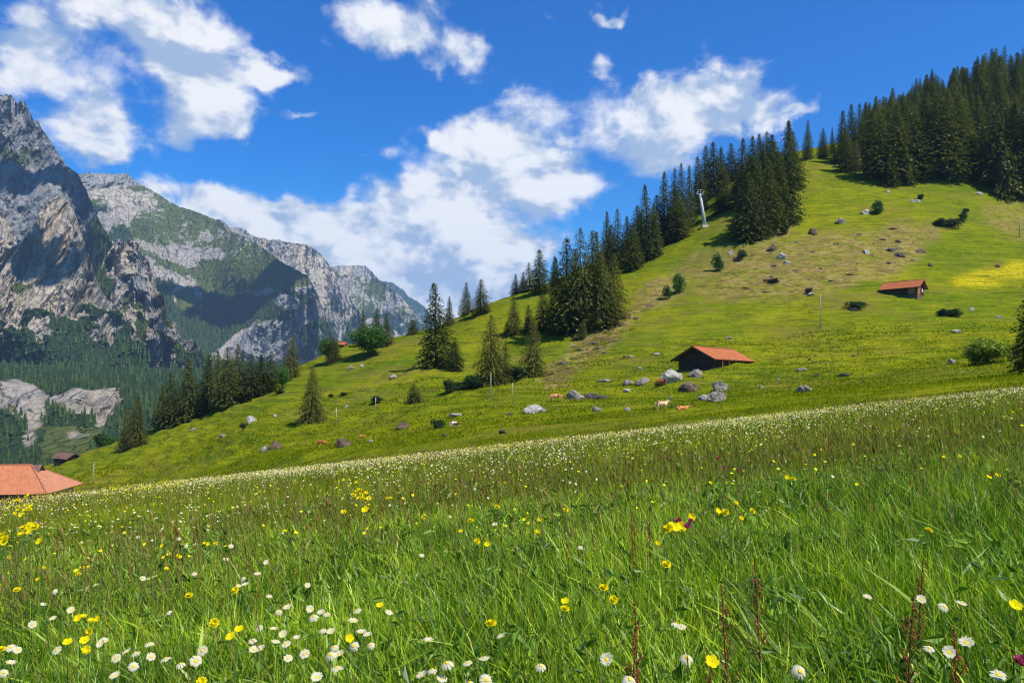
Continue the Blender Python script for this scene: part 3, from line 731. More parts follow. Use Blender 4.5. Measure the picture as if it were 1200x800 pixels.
# --- clouds above the frame, which shade parts of the mountains
MAT_CLOUD, cnt = newmat('cloud_white'); bsdf_out(cnt, (0.85, 0.86, 0.88), 1.0, 0.0)
def cloud_over(name, label, poly, Dm, H, lump=120, seed=1):
    """a lumpy cloud at height H whose shadow falls on the given part of a mountain at depth Dm"""
    rg = np.random.default_rng(seed); xs = [p[0] for p in poly]; ys_ = [p[1] for p in poly]
    pts = []
    st = lump * 0.62 * F / Dm
    for gx in np.arange(min(xs), max(xs), st):
        for gy in np.arange(min(ys_), max(ys_), st):
            a, b = gx + rg.normal(0, st * .3), gy + rg.normal(0, st * .3)
            if inpoly(np.array([a]), np.array([b]), poly)[0]:
                d = Dm(a, b) if callable(Dm) else Dm
                p = P(a, b, d); tt = (H + rg.normal(0, 40) - p.z) / SUNV.z
                pts.append(p + SUNV * tt)
    import bmesh
    bm = bmesh.new(); bmesh.ops.create_icosphere(bm, subdivisions=2, radius=1)
    sv = np.array([v.co[:] for v in bm.verts]); sf = np.array([[v.index for v in f.verts] for f in bm.faces]); bm.free()
    V = []; Fc = []
    for i, p in enumerate(pts):
        r = lump * rg.uniform(.55, 1.0)
        d = 1 + 0.25 * fbm(sv[:, 0] * 1.7 + i, sv[:, 1] * 1.7, sv[:, 2] * 1.7, 3)
        V.append(sv * d[:, None] * r * [1, 1, .7] + np.array(p)); Fc.append(sf + i * len(sv))
    me = mesh_np(name, np.concatenate(V), np.concatenate(Fc), [MAT_CLOUD], smooth=True)
    return tag(obj(name, me), label, 'cloud', kind='structure')

cloud_over('cloud', 'low white cloud above the frame, over the grey peak', [(-80, 90), (20, 100), (55, 150), (88, 210), (108, 260), (122, 305), (100, 285), (85, 240), (55, 222), (35, 240), (10, 250), (-80, 250)], 2600, 2150, 62, 1)
cloud_over('cloud', 'white cloud above the frame, over the wooded cliffs of the shoulder mountain', [(182, 305), (212, 290), (240, 288), (268, 303), (285, 314), (255, 322), (262, 338), (300, 350), (345, 348), (385, 420), (360, 450), (230, 450), (215, 400), (240, 350), (215, 325), (190, 325)], 3450, 2300, 52, 2)
cloud_over('cloud', 'small white cloud above the frame, over the flat topped mountain', [(140, 232), (155, 228), (182, 242), (188, 248), (165, 256), (145, 254), (130, 246)], 3600, 2400, 50, 3)
cloud_over('cloud', 'white cloud above the frame, over the woods at the foot of the grey peak', [(-60, 350), (20, 350), (45, 375), (60, 395), (40, 425), (-60, 425)], 1950, 2100, 50, 4)

# the air between here and the mountains
def air():
    m = bpy.data.materials.new('haze'); m.use_nodes = True; nt = m.node_tree; nt.nodes.clear()
    v = N(nt, 'ShaderNodeVolumePrincipled'); o = N(nt, 'ShaderNodeOutputMaterial')
    v.inputs['Color'].default_value = (0.42, 0.68, 1.0, 1); v.inputs['Density'].default_value = 5.2e-5; v.inputs['Anisotropy'].default_value = 0.1
    nt.links.new(v.outputs[0], o.inputs['Volume'])
    k = MB(); k.box((-500, 4900, 620), (16000, 14000, 1800)); b = k.build('haze', m); tag(b, 'thin blue air in front of the mountains', 'haze', kind='stuff')
air()
# ------------------------------------------------------------------ trees
MAT_BARK = mat_simple('bark', (0.055, 0.042, 0.032), (0.13, 0.105, 0.085), 3.0, 0.95, 0.05, 0.6, 0.05, (1, 1, 0.25))
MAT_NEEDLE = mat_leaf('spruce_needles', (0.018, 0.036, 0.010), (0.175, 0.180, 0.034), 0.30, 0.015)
MAT_NEEDLE2 = mat_leaf('olive_spruce_needles', (0.030, 0.046, 0.011), (0.215, 0.190, 0.036), 0.30, 0.015)
MAT_LEAF = mat_leaf('broad_leaves', (0.030, 0.085, 0.010), (0.085, 0.190, 0.016), 0.35, 0.02)
MAT_LEAFY = mat_leaf('yellow_green_leaves', (0.12, 0.17, 0.015), (0.36, 0.40, 0.05), 0.4, 0.02)
MAT_LEAFD = mat_leaf('dark_shrub_leaves', (0.012, 0.030, 0.010), (0.045, 0.080, 0.015), 0.25, 0.02)

def spruce_crown(seed, H=20.0, rb=3.3, z0=0.4, gap=0.0, droop=0.42, power=0.85, dens=1.0):
    """needle sprays on whorls of drooping branches; returns verts, faces, tint"""
    rg = np.random.default_rng(seed)
    zs = []; z = z0
    while z < H - 0.25:
        zs.append(z); z += rg.uniform(0.30, 0.48) * (1.0 - 0.35 * z / H) / dens ** .5
    P0 = []; D = []; L = []; SZ = []; TI = []
    side = rg.uniform(0, 6.28); asym = rg.uniform(0.05, 0.2)
    for z in zs:
        u = (z - z0) / (H - z0)
        rr = rb * 1.34 * (1 - u) ** (power * .80) * (1 + .16 * math.sin(z * 1.7 + seed) * rg.random()) * (0.85 + 0.3 * rg.random()) * (min(1, 0.62 + u * 3.5)) + 0.10
        nb = max(4, int((6 + 7 * (1 - u)) * dens))
        a0 = rg.uniform(0, 6.28)
        for b in range(nb):
            a = a0 + b * 6.283 / nb + rg.normal(0, .22)
            if gap and rg.random() < gap: continue
            r = rr * rg.uniform(0.62, 1.12) * (1 + asym * math.cos(a - side))
            d = np.array([math.cos(a), math.sin(a), 0])
            ns = max(2, int(r / 0.42))
            zz = z + rg.normal(0, .12); tone = rg.random()
            for s in range(ns):
                f = (s + rg.random() * .8 + 0.3) / ns
                if f < 0.22 and ns > 3: continue
                rad = r * min(f, 1.05)
                drop = droop * r * f * f - 0.10 * r * max(0, f - .75) * 3 * (1 - u)
                p = d * rad + np.array([0, 0, zz - drop])
                for k in range(3):
                    P0.append(p + rg.normal(0, .09, 3)); aa = a + rg.normal(0, 1.0) + (k - 1) * 0.9
                    D.append([math.cos(aa), math.sin(aa), rg.uniform(-.75, .05)])
                    L.append(rg.uniform(.32, .62) * (0.55 + 0.6 * (1 - u)))
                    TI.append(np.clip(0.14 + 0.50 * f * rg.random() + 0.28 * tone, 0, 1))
    # leader
    for k in range(9):
        P0.append(np.array([0, 0, H - .1 - k * .13])); aa = rg.uniform(0, 6.28)
        D.append([math.cos(aa) * .5, math.sin(aa) * .5, .7]); L.append(.28); TI.append(.5)
    P0 = np.array(P0); D = np.array(D); D /= np.linalg.norm(D, axis=1)[:, None]; L = np.array(L)[:, None]; TI = np.array(TI)
    n = len(P0)
    s = np.cross(D, rg.normal(0, 1, (n, 3)) + [0, 0, 2.0]); s /= np.linalg.norm(s, axis=1)[:, None]
    w = L * rg.uniform(.22, .40, (n, 1))
    v = np.stack([P0 - D * L * .35, P0 + s * w, P0 + D * L * .75 - [0, 0, .06], P0 - s * w - [0, 0, .03]], 1).reshape(-1, 3)
    f = np.arange(n * 4).reshape(n, 4)
    return v, f, np.repeat(TI, 4)

def trunk_mesh(name, H, r0, seed, bend=0.15):
    rg = random.Random(seed); mb = MB()
    pts = []; rad = []
    for i in range(9):
        t = i / 8
        pts.append((bend * math.sin(t * 4 + seed), bend * math.cos(t * 3 + seed) - bend * math.cos(seed), -0.6 + (H * .97 + .6) * t))
        rad.append(r0 * (1 - t) ** .8 + .02)
    rad[0] *= 1.35
    mb.tube(pts, rad, 8)
    for k in range(10):                              # dead lower limbs
        z = H * rg.uniform(.05, .5); a = rg.uniform(0, 6.28); l = rg.uniform(.5, 1.3)
        mb.tube([(0, 0, z), (math.cos(a) * l, math.sin(a) * l, z - .15 * l)], [.05, .015], 4)
    return mb.mesh(name, [MAT_BARK], True)

SPRUCE = []     # (trunk mesh, crown mesh, height)
specs = [dict(H=20, rb=3.4), dict(H=20, rb=3.0, power=.95), dict(H=20, rb=3.8, power=.8, gap=.06), dict(H=20, rb=2.7, z0=.8, power=.75),
         dict(H=20, rb=3.3, gap=.12, dens=.85), dict(H=20, rb=3.1, z0=1.5, power=.7, gap=.08)]
for i, sp in enumerate(specs):
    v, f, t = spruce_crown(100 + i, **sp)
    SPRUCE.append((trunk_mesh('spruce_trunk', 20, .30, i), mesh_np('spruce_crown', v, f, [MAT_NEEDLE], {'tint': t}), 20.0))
# long bare-stemmed, olive, and low dense kinds
v, f, t = spruce_crown(140, H=20, rb=3.2, z0=4.5, power=.62, gap=.12)
SPRUCE.append((trunk_mesh('spruce_trunk', 20, .30, 21), mesh_np('spruce_crown', v, f, [MAT_NEEDLE], {'tint': t}), 20.0))      # 6 bare stem
v, f, t = spruce_crown(141, H=20, rb=4.6, z0=.3, power=.85, gap=.12, dens=.95)
SPRUCE.append((trunk_mesh('spruce_trunk', 20, .30, 22), mesh_np('spruce_crown', v, f, [MAT_NEEDLE2], {'tint': t}), 20.0))     # 7 olive broad
v, f, t = spruce_crown(142, H=20, rb=5.6, z0=.2, power=.9, gap=.05, dens=1.15)
SPRUCE.append((trunk_mesh('spruce_trunk', 20, .36, 23), mesh_np('spruce_crown', v, f, [MAT_NEEDLE2], {'tint': t}), 20.0))     # 8 olive very broad
v, f, t = spruce_crown(143, H=8, rb=2.6, z0=.1, power=.6, dens=1.1)
SPRUCE.append((trunk_mesh('spruce_trunk', 8, .16, 24, .05), mesh_np('spruce_crown', v, f, [MAT_NEEDLE], {'tint': t}), 8.0))   # 9 bushy young

def leaf_crown(seed, R0, n, leaf, flat=1.0, lobes=9, mat=None, zc=0.0, lift=0.0):
    """clumps of leaf-sized faces spread through a crown's volume"""
    rg = np.random.default_rng(seed)
    cs = rg.normal(0, 1, (lobes, 3)); cs /= np.linalg.norm(cs, axis=1)[:, None]; cs *= R0 * rg.uniform(.25, .62, (lobes, 1)); cs[:, 2] *= flat
    rs = R0 * rg.uniform(.32, .58, lobes)
    nc = n // 5
    l = rg.integers(0, lobes, nc); d = rg.normal(0, 1, (nc, 3)); d /= np.linalg.norm(d, axis=1)[:, None]
    rad = rs[l] * rg.random(nc) ** .33 * (1 + .18 * vnoise(d[:, 0] * 3 + l, d[:, 1] * 3, d[:, 2] * 3))
    c = cs[l] + d * rad[:, None] * [1, 1, flat]
    tone = rg.random(nc) * .5 + .25 * (vnoise(c[:, 0] / R0 * 3, c[:, 1] / R0 * 3, c[:, 2] / R0 * 3) + .6)
    p = np.repeat(c, 5, 0) + rg.normal(0, leaf * .9, (nc * 5, 3)); n = len(p)
    nn = rg.normal(0, 1, (n, 3)) + np.repeat(d, 5, 0) * .8 + [0, 0, .5]; nn /= np.linalg.norm(nn, axis=1)[:, None]
    a = np.cross(nn, rg.normal(0, 1, (n, 3))); a /= np.linalg.norm(a, axis=1)[:, None]; b = np.cross(nn, a)
    s = leaf * rg.uniform(.5, 1.0, (n, 1))
    v = np.stack([p - a * s, p + b * s * .6, p + a * s, p - b * s * .6], 1).reshape(-1, 3) + [0, 0, zc]
    v[:, 2] = np.maximum(v[:, 2], lift + 0.02 * rg.random(len(v)))
    return v, np.arange(n * 4).reshape(n, 4), np.clip(np.repeat(np.repeat(tone, 5) + rg.normal(0, .12, n), 4), 0, 1)

def bush_trunk(seed, H, r, n=5):
    rg = random.Random(seed); mb = MB()
    mb.tube([(0, 0, -.3), (0, 0, H * .35), (.05, 0, H * .55)], [r, r * .8, r * .55], 8)
    for k in range(n):
        a = k * 6.28 / n + rg.uniform(-.4, .4); l = H * rg.uniform(.25, .38)
        mb.tube([(0, 0, H * rg.uniform(.2, .4)), (math.cos(a) * l * .6, math.sin(a) * l * .6, H * .6), (math.cos(a) * l, math.sin(a) * l, H * .82)], [r * .5, r * .3, r * .1], 6)
    return mb.mesh('stem', [MAT_BARK], True)
BROAD = {}
def broad_kind(key, seed, R0, H, n, leaf, flat, mat, lobes=10, lift=0.0):
    v, f, t = leaf_crown(seed, R0, n, leaf, flat, lobes, zc=H - R0 * flat * .95, lift=lift)
    BROAD[key] = (bush_trunk(seed, H, H * .022 + .03), mesh_np('broadleaf_crown', v, f, [mat], {'tint': t}), H)
broad_kind('round', 300, 4.6, 9.6, 9000, .26, 1.05, MAT_LEAF, 16, .5)
broad_kind('tall', 301, 3.2, 10, 6000, .26, 1.45, MAT_LEAF, 12, .8)
broad_kind('bush', 302, 2.0, 3.2, 3500, .16, .85, MAT_LEAF, 9, .05)
broad_kind('bush_dark', 303, 2.0, 2.9, 3500, .16, .75, MAT_LEAFD, 9, .05)
broad_kind('bush_yellow', 304, 2.0, 3.1, 3800, .15, .8, MAT_LEAFY, 9, .05)
broad_kind('bush_low', 305, 2.2, 1.5, 3000, .14, .38, MAT_LEAFD, 9, .02)

tree_spots = []
def plant(kind, name, px, pyb, pyt, label, cat, group=None, width=None, Y=None, sink=0.25, ymin=40):
    """kind: spruce index or broadleaf key. Stands on the ground where the photo shows its foot."""
    if Y is None: X, Y, Z = hit(px, pyb, 0, ymin)
    else: X = (px - 600) / F * Y; Z = g1(X, Y)
    top = (HZ - pyt) / F * Y
    Hh = max(top - Z, 0.4)
    tr, cr, H0 = SPRUCE[kind] if isinstance(kind, int) else BROAD[kind]
    s = Hh / H0
    wd = s if width is None else width / F * Y / (cr_width(cr))
    o = empty(name, (X, Y, Z - sink * min(1, Hh / 10)), random.uniform(0, 6.28), (wd, wd, s))
    if Hh > 6 and isinstance(kind, int):
        o.rotation_euler.x = random.gauss(0, .018); o.rotation_euler.y = random.gauss(0, .018)
        q = random.uniform(.96, 1.34); o.scale.x *= q; o.scale.y *= q * random.uniform(.92, 1.08)
    tag(o, label, cat, group)
    obj('trunk', tr, o); obj('crown', cr, o)
    tree_spots.append((X, Y))
    return o
_cw = {}
def cr_width(me):
    if me.name not in _cw:
        a = np.zeros(len(me.vertices) * 3); me.vertices.foreach_get('co', a); a = a.reshape(-1, 3)
        r = np.hypot(a[:, 0], a[:, 1]); _cw[me.name] = 2 * np.percentile(r, 97)
    return _cw[me.name]
_o = ['first', 'second', 'third', 'fourth', 'fifth', 'sixth', 'seventh', 'eighth', 'ninth', 'tenth', 'eleventh', 'twelfth', 'thirteenth', 'fourteenth', 'fifteenth', 'sixteenth', 'seventeenth', 'eighteenth', 'nineteenth', 'twentieth']
ORD = list(_o)
for a_, b_ in (('twenty', 'thirtieth'), ('thirty', 'fortieth'), ('forty', 'fiftieth'), ('fifty', 'sixtieth')):
    ORD += [a_ + '-' + x for x in _o[:9]] + [b_]
S = 'spruce'
# the row on the brow at the left: (px, foot, tip, kind, width, label)
G1 = 'spruces along the brow at the left'
rows = [(147, 526, 478, 9, 20, 'small ragged spruce at the very left end of the brow row'),
        (161, 523, 461, 8, 34, 'broad olive spruce near the left end of the brow row'),
        (190, 503, 449, 1, 20, 'slim dark spruce just right of the broad olive one on the brow'),
        (203, 500, 435, 2, 28, 'dark spruce third of the tall ones on the left brow'),
        (222, 493, 418, 0, 34, 'tall pointed spruce, tallest at the left half of the brow row'),
        (243, 484, 412, 3, 30, 'dense spruce right of the tall pointed one on the brow'),
        (256, 480, 409, 0, 26, 'dark spruce in the middle of the brow row, left of two twins'),
        (268, 476, 405, 2, 30, 'left one of the twin spruces in the thick of the brow row'),
        (281, 471, 401, 7, 34, 'right one of the twin spruces, with the widest skirt of the brow row'),
        (294, 467, 412, 4, 26, 'shorter spruce right of the wide skirted one on the brow'),
        (306, 462, 414, 1, 26, 'spruce with a blunt tip at the right part of the brow row'),
        (318, 457, 410, 4, 26, 'last dense spruce before the lone slender one on the brow'),
        (341, 444, 391, 7, 24, 'slender olive spruce rising alone at the right end of the brow row')]
for px, b, t, k, w, lab in rows: plant(k, 'spruce_tree', px, b, t, lab, S, G1, w, ymin=100)
plant('tall', 'broadleaf_tree', 331, 457, 424, 'small light green tree in front of the right end of the brow row', 'tree', None, 16, ymin=100)
plant('tall', 'broadleaf_tree', 312, 462, 436, 'low green tree tucked among the spruces of the left brow', 'tree', None, 20, Y=215)
plant(8, 'spruce_tree', 365, 494, 425, 'lone broad olive spruce standing by itself on the green slope', S, None, 40, ymin=100)
plant('tall', 'broadleaf_tree', 386, 425, 392, 'green leafy tree half hidden by a spruce on the brow', 'tree', None, 24, ymin=180)
plant(8, 'spruce_tree', 391, 424, 394, 'squat dark spruce beside a green tree left of the big round tree', S, None, 22, ymin=180)
plant('round', 'broadleaf_tree', 431, 419, 374, 'big round bright green broadleaf tree on the brow', 'tree', None, 44, ymin=180)
plant(1, 'spruce_tree', 426, 412, 361, 'dark spruce tip behind the left half of the round green tree', S, None, 14, Y=258)
plant(2, 'spruce_tree', 441, 408, 360, 'dark spruce tip behind the right half of the round green tree', S, None, 18, Y=256)
plant(0, 'spruce_tree', 453, 402, 366, 'dark spruce at the right edge of the round green tree', S, None, 14, Y=250)
plant(9, 'spruce_tree', 484, 391, 373, 'tiny lone spruce on the skyline left of the tall dark one', S, None, 17, Y=262)
# middle group
plant(0, 'spruce_tree', 512, 431, 330, 'tallest dark spruce of the pair on the middle slope', S, None, 38, ymin=140)
plant(2, 'spruce_tree', 533, 433, 394, 'short dark spruce at the right foot of the tall one', S, None, 22, ymin=140)
plant(1, 'spruce_tree', 526, 372, 346, 'small spruce peeping from behind the tall dark one', S, None, 13, Y=258)
plant(0, 'spruce_tree', 547, 368, 330, 'left one of the two skyline spruces above the grassy spur', S, None, 16, Y=268)
plant(3, 'spruce_tree', 564, 372, 326, 'right, darker one of the two skyline spruces above the grassy spur', S, None, 20, Y=255)
plant(7, 'spruce_tree', 576, 450, 366, 'brownish olive spruce behind the tall pole', S, None, 42, ymin=120)
plant(4, 'spruce_tree', 592, 447, 396, 'thin pale spruce between the brownish one and its right neighbour', S, None, 22, ymin=120)
plant(7, 'spruce_tree', 625, 442, 370, 'olive spruce right of the brownish one, at the edge of the spur', S, None, 36, ymin=120)
plant(2, 'spruce_tree', 602, 393, 341, 'dark slender spruce on the grassy spur left of the big clump', S, None, 20, ymin=150)
plant(9, 'spruce_tree', 619, 388, 356, 'small dark spruce between the slender one and the big clump', S, None, 13, ymin=150)
plant(9, 'spruce_tree', 594, 394, 376, 'low dark spruce at the left foot of the slender one on the spur', S, None, 14, ymin=150)
G2 = 'spruces of the big dark clump'
for px, b, t, k, w, Y, lab in [
    (604, 347, 320, 0, 12, 285, 'leftmost tiny spruce on the skyline of the big clump'),
    (612, 347, 318, 1, 13, 285, 'second tiny spruce on the skyline of the big clump'),
    (620, 347, 306, 4, 16, 280, 'thin skyline spruce left of the broad topped one'),
    (632, 349, 291, 3, 28, 265, 'broad dark spruce standing clear at the left of the big clump'),
    (649, 347, 299, 0, 14, 280, 'narrow spruce right of the broad one, behind the clump'),
    (637, 388, 340, 2, 24, None, 'half height spruce at the left foot of the big clump'),
    (653, 392, 300, 0, 34, None, 'left flank spruce of the big clump'),
    (665, 393, 275, 5, 36, None, 'tallest left peak spruce of the big clump'),
    (682, 389, 266, 6, 34, None, 'spruce with a bare pale trunk in the middle of the big clump'),
    (694, 385, 268, 6, 34, None, 'spruce with a long thin bare trunk right of the pale trunked one'),
    (672, 384, 290, 2, 36, None, 'inner spruce behind the left peak of the big clump'),
    (706, 384, 292, 7, 34, None, 'olive spruce at the right side of the big clump'),
    (720, 374, 296, 7, 32, None, 'last olive spruce at the right end of the big clump'),
    (702, 362, 270, 0, 30, None, 'back spruce between the two bare trunks of the big clump'),
    (713, 383, 330, 4, 26, None, 'low hanging spruce at the right foot of the big clump')]:
    plant(k, 'spruce_tree', px, b, t, lab, S, G2, w, Y=Y, ymin=150)
plant(9, 'spruce_tree', 683, 396, 375, 'small dark bushy spruce in front of the bare trunks', S, None, 17, ymin=120)
plant('tall', 'broadleaf_tree', 667, 385, 362, 'bright green broadleaf at the foot of the big dark clump', 'tree', None, 20, ymin=150)
# up the ridge
G3 = 'spruces climbing the ridge left of the pylon'
ridge = [(711, 330, 247, 0, 24, 300), (724, 318, 243, 4, 22, 300), (717, 330, 262, 2, 26, 280), (735, 310, 252, 1, 22, 300), (746, 303, 239, 3, 24, 300), (740, 306, 262, 2, 26, 265), (758, 299, 215, 0, 30, 275),
         (770, 292, 226, 5, 26, 290), (780, 281, 200, 0, 26, 290), (789, 280, 195, 4, 22, 300), (799, 272, 189, 2, 26, 298), (808, 262, 192, 1, 20, 305), (818, 250, 182, 3, 20, 320), (793, 276, 215, 3, 26, 285), (765, 296, 238, 2, 28, 272), (751, 300, 246, 1, 26, 285)]
for i, (px, b, t, k, w, Y) in enumerate(sorted(ridge)):
    plant(k, 'spruce_tree', px, b, t, 'dark spruce, %s from the left in the ridge row climbing to the pylon' % ORD[i], S, G3, w, Y=Y)
G4 = 'spruces of the steep dark grove right of the pylon'
grove = [(826, 232, 170, 3, 24, 335), (837, 231, 166, 0, 26, 335), (846, 228, 171, 1, 22, 338), (857, 226, 167, 2, 26, 338), (842, 260, 216, 4, 24, 300), (851, 257, 198, 7, 24, 300), (871, 250, 161, 0, 26, 310), (882, 245, 158, 3, 26, 310),
         (891, 240, 155, 1, 24, 315), (898, 236, 153, 2, 24, 315), (905, 234, 157, 0, 24, 315), (920, 262, 140, 0, 32, 268), (866, 281, 218, 8, 30, None), (877, 283, 202, 2, 34, None), (889, 278, 190, 0, 34, None), (900, 274, 186, 5, 32, None),
         (911, 266, 176, 3, 32, None), (925, 220, 143, 1, 24, 300), (932, 216, 152, 2, 22, 300), (881, 262, 182, 3, 34, 285), (895, 258, 172, 1, 34, 285), (908, 250, 165, 0, 32, 285), (870, 262, 190, 1, 26, 292)]
for i, (px, b, t, k, w, Y) in enumerate(sorted(grove)):
    plant(k, 'spruce_tree', px, b, t, 'dark spruce, %s from the left in the steep grove right of the pylon' % ORD[i], S, G4, w, Y=Y, ymin=200)
G5 = 'skyline spruces between the grove and the upper forest'
sky5 = [(946, 177, 140, 0, 15, 345), (965, 177, 149, 2, 16, 345), (975, 176, 148, 1, 8, 350), (987, 181, 128, 3, 20, 330), (997, 178, 121, 0, 20, 335), (1007, 176, 121, 2, 20, 340), (1004, 184, 162, 9, 12, 315), (1016, 172, 118, 1, 18, 345), (1026, 170, 113, 0, 20, 345), (991, 184, 150, 2, 18, 315)]
for i, (px, b, t, k, w, Y) in enumerate(sorted(sky5)):
    plant(k, 'spruce_tree', px, b, t, 'dark spruce, %s from the left on the skyline before the upper forest' % ORD[i], S, G5, w, Y=Y)
# front edge of the upper forest
G6 = 'front row spruces of the upper right forest'
front = [(1022, 200, 128, 3, 28), (1031, 212, 132, 5, 32), (1042, 218, 184, 9, 26), (1050, 212, 120, 0, 36), (1064, 217, 189, 9, 20), (1070, 210, 118, 2, 38), (1083, 210, 112, 3, 36), (1096, 211, 108, 5, 38), (1110, 211, 104, 0, 36), (1122, 210, 110, 3, 36), (1131, 206, 114, 2, 34),
         (1165, 221, 118, 5, 40), (1178, 223, 112, 2, 42), (1192, 226, 120, 0, 44), (1206, 230, 100, 3, 44), (1150, 200, 110, 3, 34), (1140, 194, 108, 0, 30), (1180, 232, 170, 9, 34), (1222, 232, 110, 0, 44)]
for i, (px, b, t, k, w) in enumerate(sorted(front)):
    plant(k, 'spruce_tree', px, b, t, 'dark spruce, %s from the left along the lower edge of the upper right forest' % ORD[i], S, G6, w, ymin=180)
# the forest behind, on the slope up to its crest; nothing tells these apart
G7 = 'spruces packed inside the upper right forest'
rg = random.Random(5); placed = list(tree_spots); cnt = 0; tries = 0
while cnt < 160 and tries < 9000:
    tries += 1
    px = rg.uniform(1012, 1250); Y = rg.uniform(285, 500)
    if px < 1140 and Y < 305: continue
    X = (px - 600) / F * Y; Z = g1(X, Y); py = HZ - Z / Y * F
    lo = np.interp(px, [1000, 1030, 1130, 1150, 1260], [172, 198, 204, 214, 226])
    if py > lo: continue
    dmin = 6.2 if Y < 400 else 7.5
    if any((X - a) ** 2 + (Y - b) ** 2 < dmin ** 2 for a, b in placed): continue
    placed.append((X, Y)); cnt += 1
    Hh = rg.uniform(19, 31)
    want = np.interp(px, [1000, 1036, 1075, 1090, 1105, 1126, 1149, 1160, 1179, 1200, 1260], [130, 108, 92, 80, 86, 74, 62, 58, 53, 52, 30]) + rg.uniform(-2, 14)
    top = py - Hh / Y * F
    if top < want: Hh = max(9, (py - want) / F * Y)
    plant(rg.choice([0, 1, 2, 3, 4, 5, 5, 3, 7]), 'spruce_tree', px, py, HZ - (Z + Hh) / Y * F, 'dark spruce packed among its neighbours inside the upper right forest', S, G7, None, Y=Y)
# right edge spruce, near
o = plant(5, 'spruce_tree', 1207, 408, 312, 'dark spruce cut off by the right edge of the picture', S, None, 40, Y=62)

# bushes
for kind, px, b, t, w, lab in [
    (9, 485, 472, 449, 27, 'dark bushy young spruce on the slope below the tall pair'),
    ('bush_dark', 441, 472, 463, 14, 'low dark bush between the lone spruce and the bushy young one'),
    ('bush_dark', 402, 464, 459, 9, 'small dark bush left of a larger one on the open slope'),
    ('bush_dark', 388, 466, 461, 7, 'tiniest dark bush on the open slope right of the lone spruce'),
    ('bush_dark', 525, 461, 444, 18, 'dark bush with a thin top left of the brownish spruce'),
    ('bush_dark', 558, 455, 438, 30, 'rounded dark bush at the foot of the brownish spruce'),
    ('bush_low', 545, 455, 447, 34, 'low spreading scrub between the thin topped bush and the brownish spruce'),
    ('bush_dark', 605, 446, 428, 30, 'dark bush filling the gap between two olive spruces'),
    ('bush_low', 513, 502, 491, 19, 'dark juniper patch beside pale stones in the lower pasture'),
    ('bush_dark', 285, 503, 495, 7, 'tiny dark bush just below the white boulder'),
    ('bush_dark', 329, 461, 457, 14, 'flat dark bush under the small light green tree'),
    ('bush', 794, 344, 320, 18, 'green round bush alone above the straw coloured gully'),
    ('bush', 783, 350, 334, 12, 'lesser green bush touching the round one above the gully'),
    ('bush_dark', 921, 276, 262, 12, 'dark little bush on the slope right of the steep grove'),
    ('bush_dark', 870, 305, 292, 13, 'dark bush beside white stones below the steep grove'),
    ('bush', 842, 318, 296, 14, 'thin pale green bush below the shadow of the steep grove'),
    ('bush', 897, 271, 257, 13, 'light green bush at the foot of the steep grove'),
    ('bush', 739, 307, 294, 14, 'bright green bush at the foot of the ridge spruces'),
    ('bush', 1030, 251, 234, 17, 'green bush above a white boulder on the upper slope'),
    ('bush_dark', 1080, 235, 227, 9, 'dark small bush on a pale outcrop on the upper slope'),
    ('bush_dark', 1102, 266, 255, 15, 'dark bush at the left end of the scrubby outcrop'),
    ('bush_low', 1116, 266, 256, 26, 'low green scrub in the middle of the scrubby outcrop'),
    ('bush_dark', 1127, 259, 250, 11, 'dark bush at the right end of the scrubby outcrop'),
    ('bush_dark', 1131, 250, 244, 8, 'smallest dark bush just above the scrubby outcrop'),
    ('bush_yellow', 1157, 426, 394, 50, 'large yellow-green leafy bush in the pasture near the right edge'),
    ('bush_dark', 1143, 428, 409, 22, 'dark green half of the leafy bush near the right edge'),
    ('bush_low', 1114, 370, 362, 26, 'dark low shrub patch right of the far barn'),
    ('bush_dark', 1105, 371, 361, 11, 'dark shrub at the left end of the shrub patch right of the far barn'),
    ('bush_low', 1003, 361, 353, 26, 'low weeds round pale stones left of the far barn'),
    ('bush', 748, 310, 300, 12, 'small green bush on the grass edge beneath the ridge row'),
    ('bush_low', 860, 268, 262, 16, 'dark scrub at the left foot of the steep grove'),
    ('bush_dark', 949, 344, 337, 11, 'dark bush in the straw coloured patch above the near barn'),
    ('bush_low', 905, 332, 326, 18, 'low green scrub in the straw coloured patch'),
    ('bush_dark', 116, 521, 508, 20, 'dark round bush beyond the left pasture near the small barn'),
    ('bush', 128, 522, 510, 18, 'green bush beside the dark round one near the small barn'),
    ]:
    far = px < 135
    plant(kind, 'bush', px, b, t, lab, 'bush', None, w, ymin=45, Y=(262 if far else None))
# ------------------------------------------------------------------ boulders
import bmesh
def rock_mat(name, c1, c2, dark):
    m, nt = newmat(name)
    v = ocoord(nt)
    n1 = noise(nt, v, 2.2, 8, 0.7, .3); n2 = noise(nt, v, 7.0, 6, 0.7)
    c = mixc(nt, ss(nt, n1, .35, .65), c1, c2)
    c = mixc(nt, math_(nt, 'MULTIPLY', ss(nt, n2, .52, .68), .6), c, dark)
    bsdf_out(nt, c, .92, .1, math_(nt, 'ADD', n1, math_(nt, 'MULTIPLY', n2, .5)), 1.0, .35); return m
MR = {'w': rock_mat('pale_limestone', (0.30, 0.275, 0.23), (0.52, 0.48, 0.41), (0.10, 0.09, 0.075)),
      'g': rock_mat('grey_limestone', (0.19, 0.165, 0.13), (0.40, 0.345, 0.27), (0.06, 0.05, 0.04)),
      'b': rock_mat('brown_rock', (0.10, 0.065, 0.04), (0.22, 0.155, 0.10), (0.03, 0.025, 0.015)),
      'd': rock_mat('dark_rock', (0.06, 0.05, 0.04), (0.14, 0.12, 0.10), (0.02, 0.02, 0.018))}
